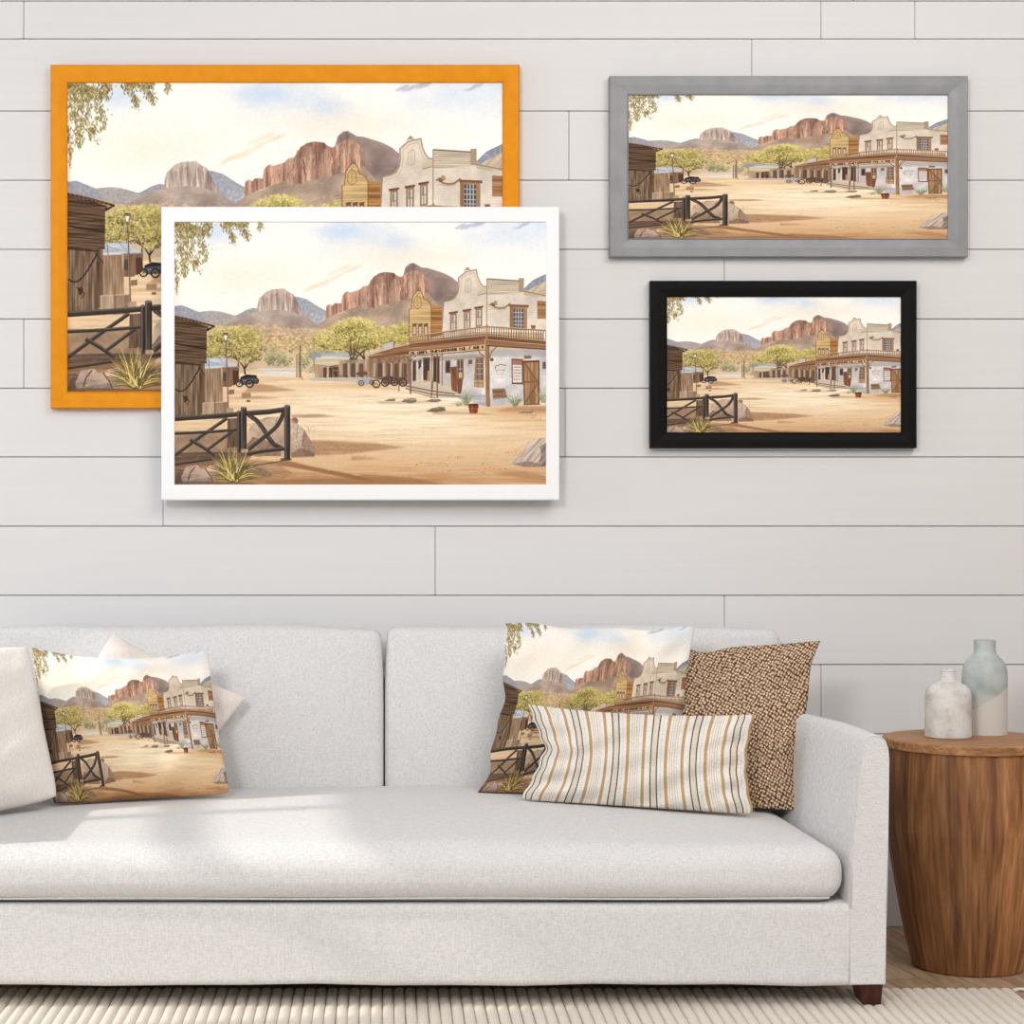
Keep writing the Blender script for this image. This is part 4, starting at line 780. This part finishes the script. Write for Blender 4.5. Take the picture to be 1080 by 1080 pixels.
# ---------------------------------------------------------------- cushions
def pillow(name, mat, TL, TR, BR, BL, bulge, pull=(.05, .06), n=44, seed=0, wr=.004, label='', sag=0, edges=None):
    rs = np.random.RandomState(seed); ph = rs.rand(8)*6.28
    nrm = ((TR-TL).cross(BL-TL)).normalized()
    if nrm.y > 0: nrm = -nrm                          # towards the room
    ctr = (TL+TR+BR+BL)/4; bm = bmesh.new(); uvl = bm.loops.layers.uv.new('UVMap'); uvs = {}
    def pos(u, v, side):
        L, R_, T_, B_ = pull; k = (1+u)/2; m_ = (1+v)/2
        su = u*(1-(L[0]*(1-k)+R_[0]*k)*(1-abs(v)**(L[1]*(1-k)+R_[1]*k))); sv = v*(1-(B_[0]*(1-m_)+T_[0]*m_)*(1-abs(u)**(B_[1]*(1-m_)+T_[1]*m_)))
        cr_ = 1-.035*abs(u*v)**7; su *= cr_; sv *= cr_
        if edges: su, sv = edges(u, v, su, sv)
        a, b_ = (su+1)/2, (sv+1)/2
        p = BL*(1-a)*(1-b_)+BR*a*(1-b_)+TR*a*b_+TL*(1-a)*b_
        e = max(0, (1-u*u)*(1-v*v)); t = bulge*e**.42
        cr = math.sin(6*u*v+ph[0])*math.sin(9*(u-v)+ph[1])
        fold = math.exp(-((abs(u)-.86)/.16)**2)*math.sin(13*v+ph[2])+math.exp(-((abs(v)-.84)/.16)**2)*math.sin(11*u+ph[3])
        dv = wr*(cr+.8*fold)*min(1, e*6)
        p = p+nrm*side*t+nrm*dv+Vector((0, 0, wr*.7*fold*min(1, 2*e)))
        if sag: p.z -= sag*e*(1-b_)
        return p
    grid = {}
    us = [math.sin(math.pi/2*(-1+2*i/n)) for i in range(n+1)]
    for side in (1, -1):
        for i in range(n+1):
            for j in range(n+1):
                edge = i in (0, n) or j in (0, n)
                if side == -1 and edge: grid[side, i, j] = grid[1, i, j]; continue
                v = bm.verts.new(pos(us[i], us[j], side)-ctr); grid[side, i, j] = v; uvs[v] = ((us[i]+1)/2, (us[j]+1)/2)
        for i in range(n):
            for j in range(n):
                q = (grid[side, i, j], grid[side, i+1, j], grid[side, i+1, j+1], grid[side, i, j+1])
                f = bm.faces.new(q if side == 1 else q[::-1])
                for lp in f.loops: lp[uvl].uv = uvs[lp.vert]
    o = obj(name, bm, mat, None, True); o.location = ctr
    tag(o, label, 'pillow'); 
    return o
def woven_edges(u, v, su, sv):
    k = max(0, v)**3; r_ = max(0, u)**3
    return su+r_*(.03*math.sin(5.5*v+.6)), sv-.075*math.exp(-((u+.28)/.22)**2)*k+.035*math.exp(-((u+.62)/.2)**2)*k
def print_edges(u, v, su, sv):
    l_ = max(0, -u)**3; k = max(0, v)**3
    return su+l_*(.022*math.sin(7*v+1.2)+.012*math.sin(15*v)), sv+k*(.014*math.sin(8*u+.5))
def stripe_edges(u, v, su, sv):
    l_ = max(0, -u)**4; r_ = max(0, u)**4
    return su+l_*(.008*math.sin(17*v)+.035*math.exp(-((v-.1)/.16)**2))+r_*.005*math.sin(14*v+1), sv
pillow('throw_pillow', M_white_pillow, at(-165, 690, 4.63), at(31, 680, 4.66), at(63, 842, 4.60), at(-150, 880, 4.52), .064, ((.02, 2), (.02, 2), (.03, 3), (-.02, 2)), seed=1, label='plain white throw pillow cut off by the left edge, in front of a printed pillow')
pillow('throw_pillow', M_cream_pillow, at(118, 666, 4.81), at(262, 735, 4.81), at(186, 838, 4.775), at(50, 770, 4.775), .034, ((.05, 2), (.05, 2), (.09, 2.2), (.06, 2)), seed=2, label='tilted cream pillow mostly hidden behind the printed pillow at left')
pillow('throw_pillow', M_print_cloth, at(30, 680, 4.74), at(221, 682, 4.73), at(245, 838, 4.70), at(54, 850, 4.665), .045, ((.04, 3), (.05, 2.5), (.17, 2.4), (.015, 2)), seed=3, wr=.005, label='western town print pillow fully in view beside the plain white pillow')
pillow('throw_pillow', M_print_cloth, at(527, 653, 4.785), at(736, 659, 4.75), at(722, 846, 4.70), at(499, 839, 4.75), .050, ((.14, 4), (.08, 3), (.075, 2.4), (.05, 3)), seed=5, wr=.0065, edges=print_edges, label='western town print pillow standing behind the striped lumbar pillow')
pillow('throw_pillow', M_weave, at(672, 676, 4.845), at(870, 673, 4.78), at(844, 858, 4.60), at(655, 852, 4.76), .052, ((.05, 3), (.12, 2.4), (.085, 2.4), (.05, 4)), seed=6, wr=.006, label='brown and cream basket weave pillow leaning on the sofa arm', edges=woven_edges)
pillow('lumbar_pillow', M_stripe, at(554, 741, 4.65), at(799, 752, 4.58), at(798, 860, 4.54), at(546, 844, 4.645), .048, ((.17, 1.7), (.085, 2.2), (.13, 2.6), (.02, 3)), seed=8, wr=.006, edges=stripe_edges, label='long white lumbar pillow with tan and black stripes')

# ---------------------------------------------------------------- framed pictures
def picture(label, px, inner, depth_back, thick, mat, crop, lip, edge, spacers=False):
    d = WALL_D-depth_back-thick                       # distance of the frame's face
    W = lambda x, y: ((x-405)*d/FPX, 1-(y-540)*d/FPX)
    xa, zb = W(px[0], px[1]); xb, za = W(px[2], px[3]); ia, iz1 = W(inner[0], inner[1]); ib, iz0 = W(inner[2], inner[3])
    yb, yf = -depth_back, -depth_back-thick
    root = thing('framed_picture', label, 'picture', ((xa+xb)/2, yb, za), 'western town pictures on the wall')
    bm = bmesh.new()
    def ring(t, y): # t = 0 outer, 1 inner
        X_a, X_b, Z_a, Z_b = xa+(ia-xa)*t, xb+(ib-xb)*t, za+(iz0-za)*t, zb+(iz1-zb)*t
        return [(X_a, y, Z_a), (X_b, y, Z_a), (X_b, y, Z_b), (X_a, y, Z_b)]
    prof = [(1, yb), (0, yb), (0, yf+edge), (edge*18, yf), (.5, yf+lip*.2), (.93, yf+lip), (.95, yf), (1, yf+.001), (1, yb)]
    if lip == 0: prof = [(1, yb), (0, yb), (0, yf+.002), (.06, yf), (.97, yf), (1, yf+.0015), (1, yb)]
    loft(bm, [ring(t, y) for t, y in prof], True)
    fr_ = obj('frame', bm, mat, root)
    bm = bmesh.new(); uvl = bm.loops.layers.uv.new('UVMap'); yp = yf+.005
    vs_ = [bm.verts.new(p) for p in ((ia-.004, yp, iz0-.004), (ib+.004, yp, iz0-.004), (ib+.004, yp, iz1+.004), (ia-.004, yp, iz1+.004), (ia-.004, yb-.002, iz0-.004), (ib+.004, yb-.002, iz0-.004), (ib+.004, yb-.002, iz1+.004), (ia-.004, yb-.002, iz1+.004))]
    eu, ev = .004/(ib-ia), .004/(iz1-iz0); u0, u1, v0, v1 = crop; du, dv = u1-u0, v1-v0
    uv = [(u0-eu*du, v0-ev*dv), (u1+eu*du, v0-ev*dv), (u1+eu*du, v1+ev*dv), (u0-eu*du, v1+ev*dv)]
    for q in ((0, 1, 2, 3), (4, 7, 6, 5), (0, 4, 5, 1), (1, 5, 6, 2), (2, 6, 7, 3), (3, 7, 4, 0)):
        f = bm.faces.new([vs_[k] for k in q])
        for lp, k in zip(f.loops, q): lp[uvl].uv = uv[k % 4]
    bmesh.ops.recalc_face_normals(bm, faces=bm.faces)
    obj('canvas_print', bm, M_canvas, root)
    if spacers:
        for x in (xa+.03, xb-.03):
            bm = bmesh.new(); box(bm, x-.01, x+.01, yb-.001, -.001, za+.012, za+.03); obj('wall_spacer', bm, M_hard, root)
    return root
picture('large gold framed western town picture, partly covered by the white frame', (53, 68, 548, 431), (71, 87, 530, 413), .002, .026, M_gold, (0, 1, 0, 1), .002, .004)
picture('white framed western town picture overlapping the gold frame', (170, 218, 590, 527.5), (184, 234, 576, 511), .032, .030, M_white, (0, 1, 0, 1), 0, .002, True)
picture('wide grey framed western town picture above the black frame', (643, 80, 1021, 271), (663, 100, 1000, 251.5), .002, .026, M_grey, (0, 1, .004, .962), .002, .002)
picture('small black framed western town picture under the grey frame', (686, 296, 967, 472.5), (703.5, 313, 950.5, 456), .002, .028, M_black, (.022, .978, .028, .97), .0025, .002)

# ---------------------------------------------------------------- side table
TX, TY, TZ = (1021-405)*4.65/FPX, 4.65-WALL_D, .497
table = thing('side_table', 'round barrel side table of brown wooden staves beside the sofa', 'side table', (TX, TY, FZ))
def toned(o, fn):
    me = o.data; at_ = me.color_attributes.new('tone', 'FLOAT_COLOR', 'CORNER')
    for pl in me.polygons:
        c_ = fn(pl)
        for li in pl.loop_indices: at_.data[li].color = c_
def rad(z):
    t = max(0, (z-FZ)/(.48-FZ)); return .121+(.181-.121)*min(1, (t/.62))**.8 if t < .62 else .181+.004*math.sin((t-.62)/.38*math.pi)
rs = np.random.RandomState(11); NS = 17
ang0 = np.cumsum(rs.uniform(.7, 1.3, NS)); ang0 = ang0/ang0[-1]*2*math.pi
tw = rs.uniform(-.09, .09, NS)
bm = bmesh.new(); levels = [FZ, FZ+.004, .05, .12, .18, .24, .30, .38, .47, .479]; rings = []
for k, z in enumerate(levels):
    r_ = rad(z)-(.003 if k == 0 else 0)
    rings.append([(TX+r_*math.cos(a+w_*(z/.48-.5)*1.6), TY+r_*math.sin(a+w_*(z/.48-.5)*1.6), z) for a, w_ in zip(ang0, tw)])
# split every stave in two facets for a rounder barrel
rings = [[p for i in range(NS) for p in (Vector(r[i]), (lambda m: Vector((TX, TY, m.z))+(m-Vector((TX, TY, m.z))).normalized()*(rad(m.z)*.994))((Vector(r[i])+Vector(r[(i+1) % NS]))/2))] for r in rings]
loft(bm, rings, True, True, True)
tones = rs.uniform(.6, 1.28, NS)
uvl = bm.loops.layers.uv.new('UVMap'); bm.faces.ensure_lookup_table()
for f in bm.faces:
    if len(f.verts) > 4: continue
    i = (f.index % (2*NS))//2; ca = math.atan2(f.calc_center_median().y-TY, f.calc_center_median().x-TX)
    for lp in f.loops:
        a = math.atan2(lp.vert.co.y-TY, lp.vert.co.x-TX); a = ca+((a-ca+math.pi) % (2*math.pi)-math.pi)
        lp[uvl].uv = (a*.17+i*1.37, lp.vert.co.z+i*.71)
body = obj('body', bm, M_wood, table)
def stave_tone(pl):
    c_ = pl.center; a = math.atan2(c_.y-TY, c_.x-TX) % (2*math.pi)
    w_ = (c_.z/.48-.5)*1.6
    i = int(np.argmin([((a-(ang0[k]+tw[k]*w_)) % (2*math.pi)) for k in range(NS)])); t = tones[i]; return (t, t*.97, t*.94, 1)
toned(body, stave_tone)
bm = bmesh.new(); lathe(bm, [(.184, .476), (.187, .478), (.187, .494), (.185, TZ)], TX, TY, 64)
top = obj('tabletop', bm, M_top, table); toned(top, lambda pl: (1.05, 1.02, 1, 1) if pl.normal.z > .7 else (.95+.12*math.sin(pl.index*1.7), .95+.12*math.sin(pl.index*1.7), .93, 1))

# ---------------------------------------------------------------- vases
def vase(name, label, cx, cy, prof, mat, lip):
    bm = bmesh.new()
    inner = [(r_-.004, z) for r_, z in prof[::-1] if z > prof[-1][1]-.03]
    lathe(bm, [(max(prof[0][0]-.004, .01), 0)]+prof+inner, 0, 0, 56)
    o = obj(name, bm, mat, None, True); o.location = (cx, cy, TZ+.0005); tag(o, label, 'vase')
    if lip: bm = bmesh.new(); R_, z = prof[-1]; loft(bm, [[((R_-.001+.0024*math.cos(q*math.pi/4))*math.cos(2*math.pi*i/40), (R_-.001+.0024*math.cos(q*math.pi/4))*math.sin(2*math.pi*i/40), z-.0035+.0024*math.sin(q*math.pi/4)) for i in range(40)] for q in range(9)], True); l_ = obj('rim', bm, mat, None, True); l_.parent = o
    return o
def prof_of(pts, n=9):                                # smooth profile through control points
    out = []
    for i in range(len(pts)-1):
        p0, p1, p2, p3 = pts[max(i-1, 0)], pts[i], pts[i+1], pts[min(i+2, len(pts)-1)]
        for k in range(n):
            t = k/n; f = lambda a, b_, c_, d_: .5*((2*b_)+(-a+c_)*t+(2*a-5*b_+4*c_-d_)*t*t+(-a+3*b_-3*c_+d_)*t**3)
            out.append((f(p0[0], p1[0], p2[0], p3[0]), f(p0[1], p1[1], p2[1], p3[1])))
    return out+[pts[-1]]
vase('vase', 'short speckled white stoneware bottle vase in front on the side table', (1000-405)*4.66/FPX, 4.66-WALL_D,
     prof_of([(.0495, .001), (.051, .006), (.051, .05), (.0505, .092), (.047, .106), (.038, .116), (.022, .124), (.0175, .132), (.0165, .145), (.0165, .152)]), M_stone, True)
vase('vase', 'tall two-tone vase with blue grey glaze behind the speckled vase', (1038.5-405)*4.735/FPX, 4.735-WALL_D,
     prof_of([(.0495, .001), (.0505, .006), (.0505, .08), (.0505, .125), (.049, .146), (.042, .163), (.030, .176), (.025, .184), (.0243, .198), (.0245, .212)]), M_glaze, False)
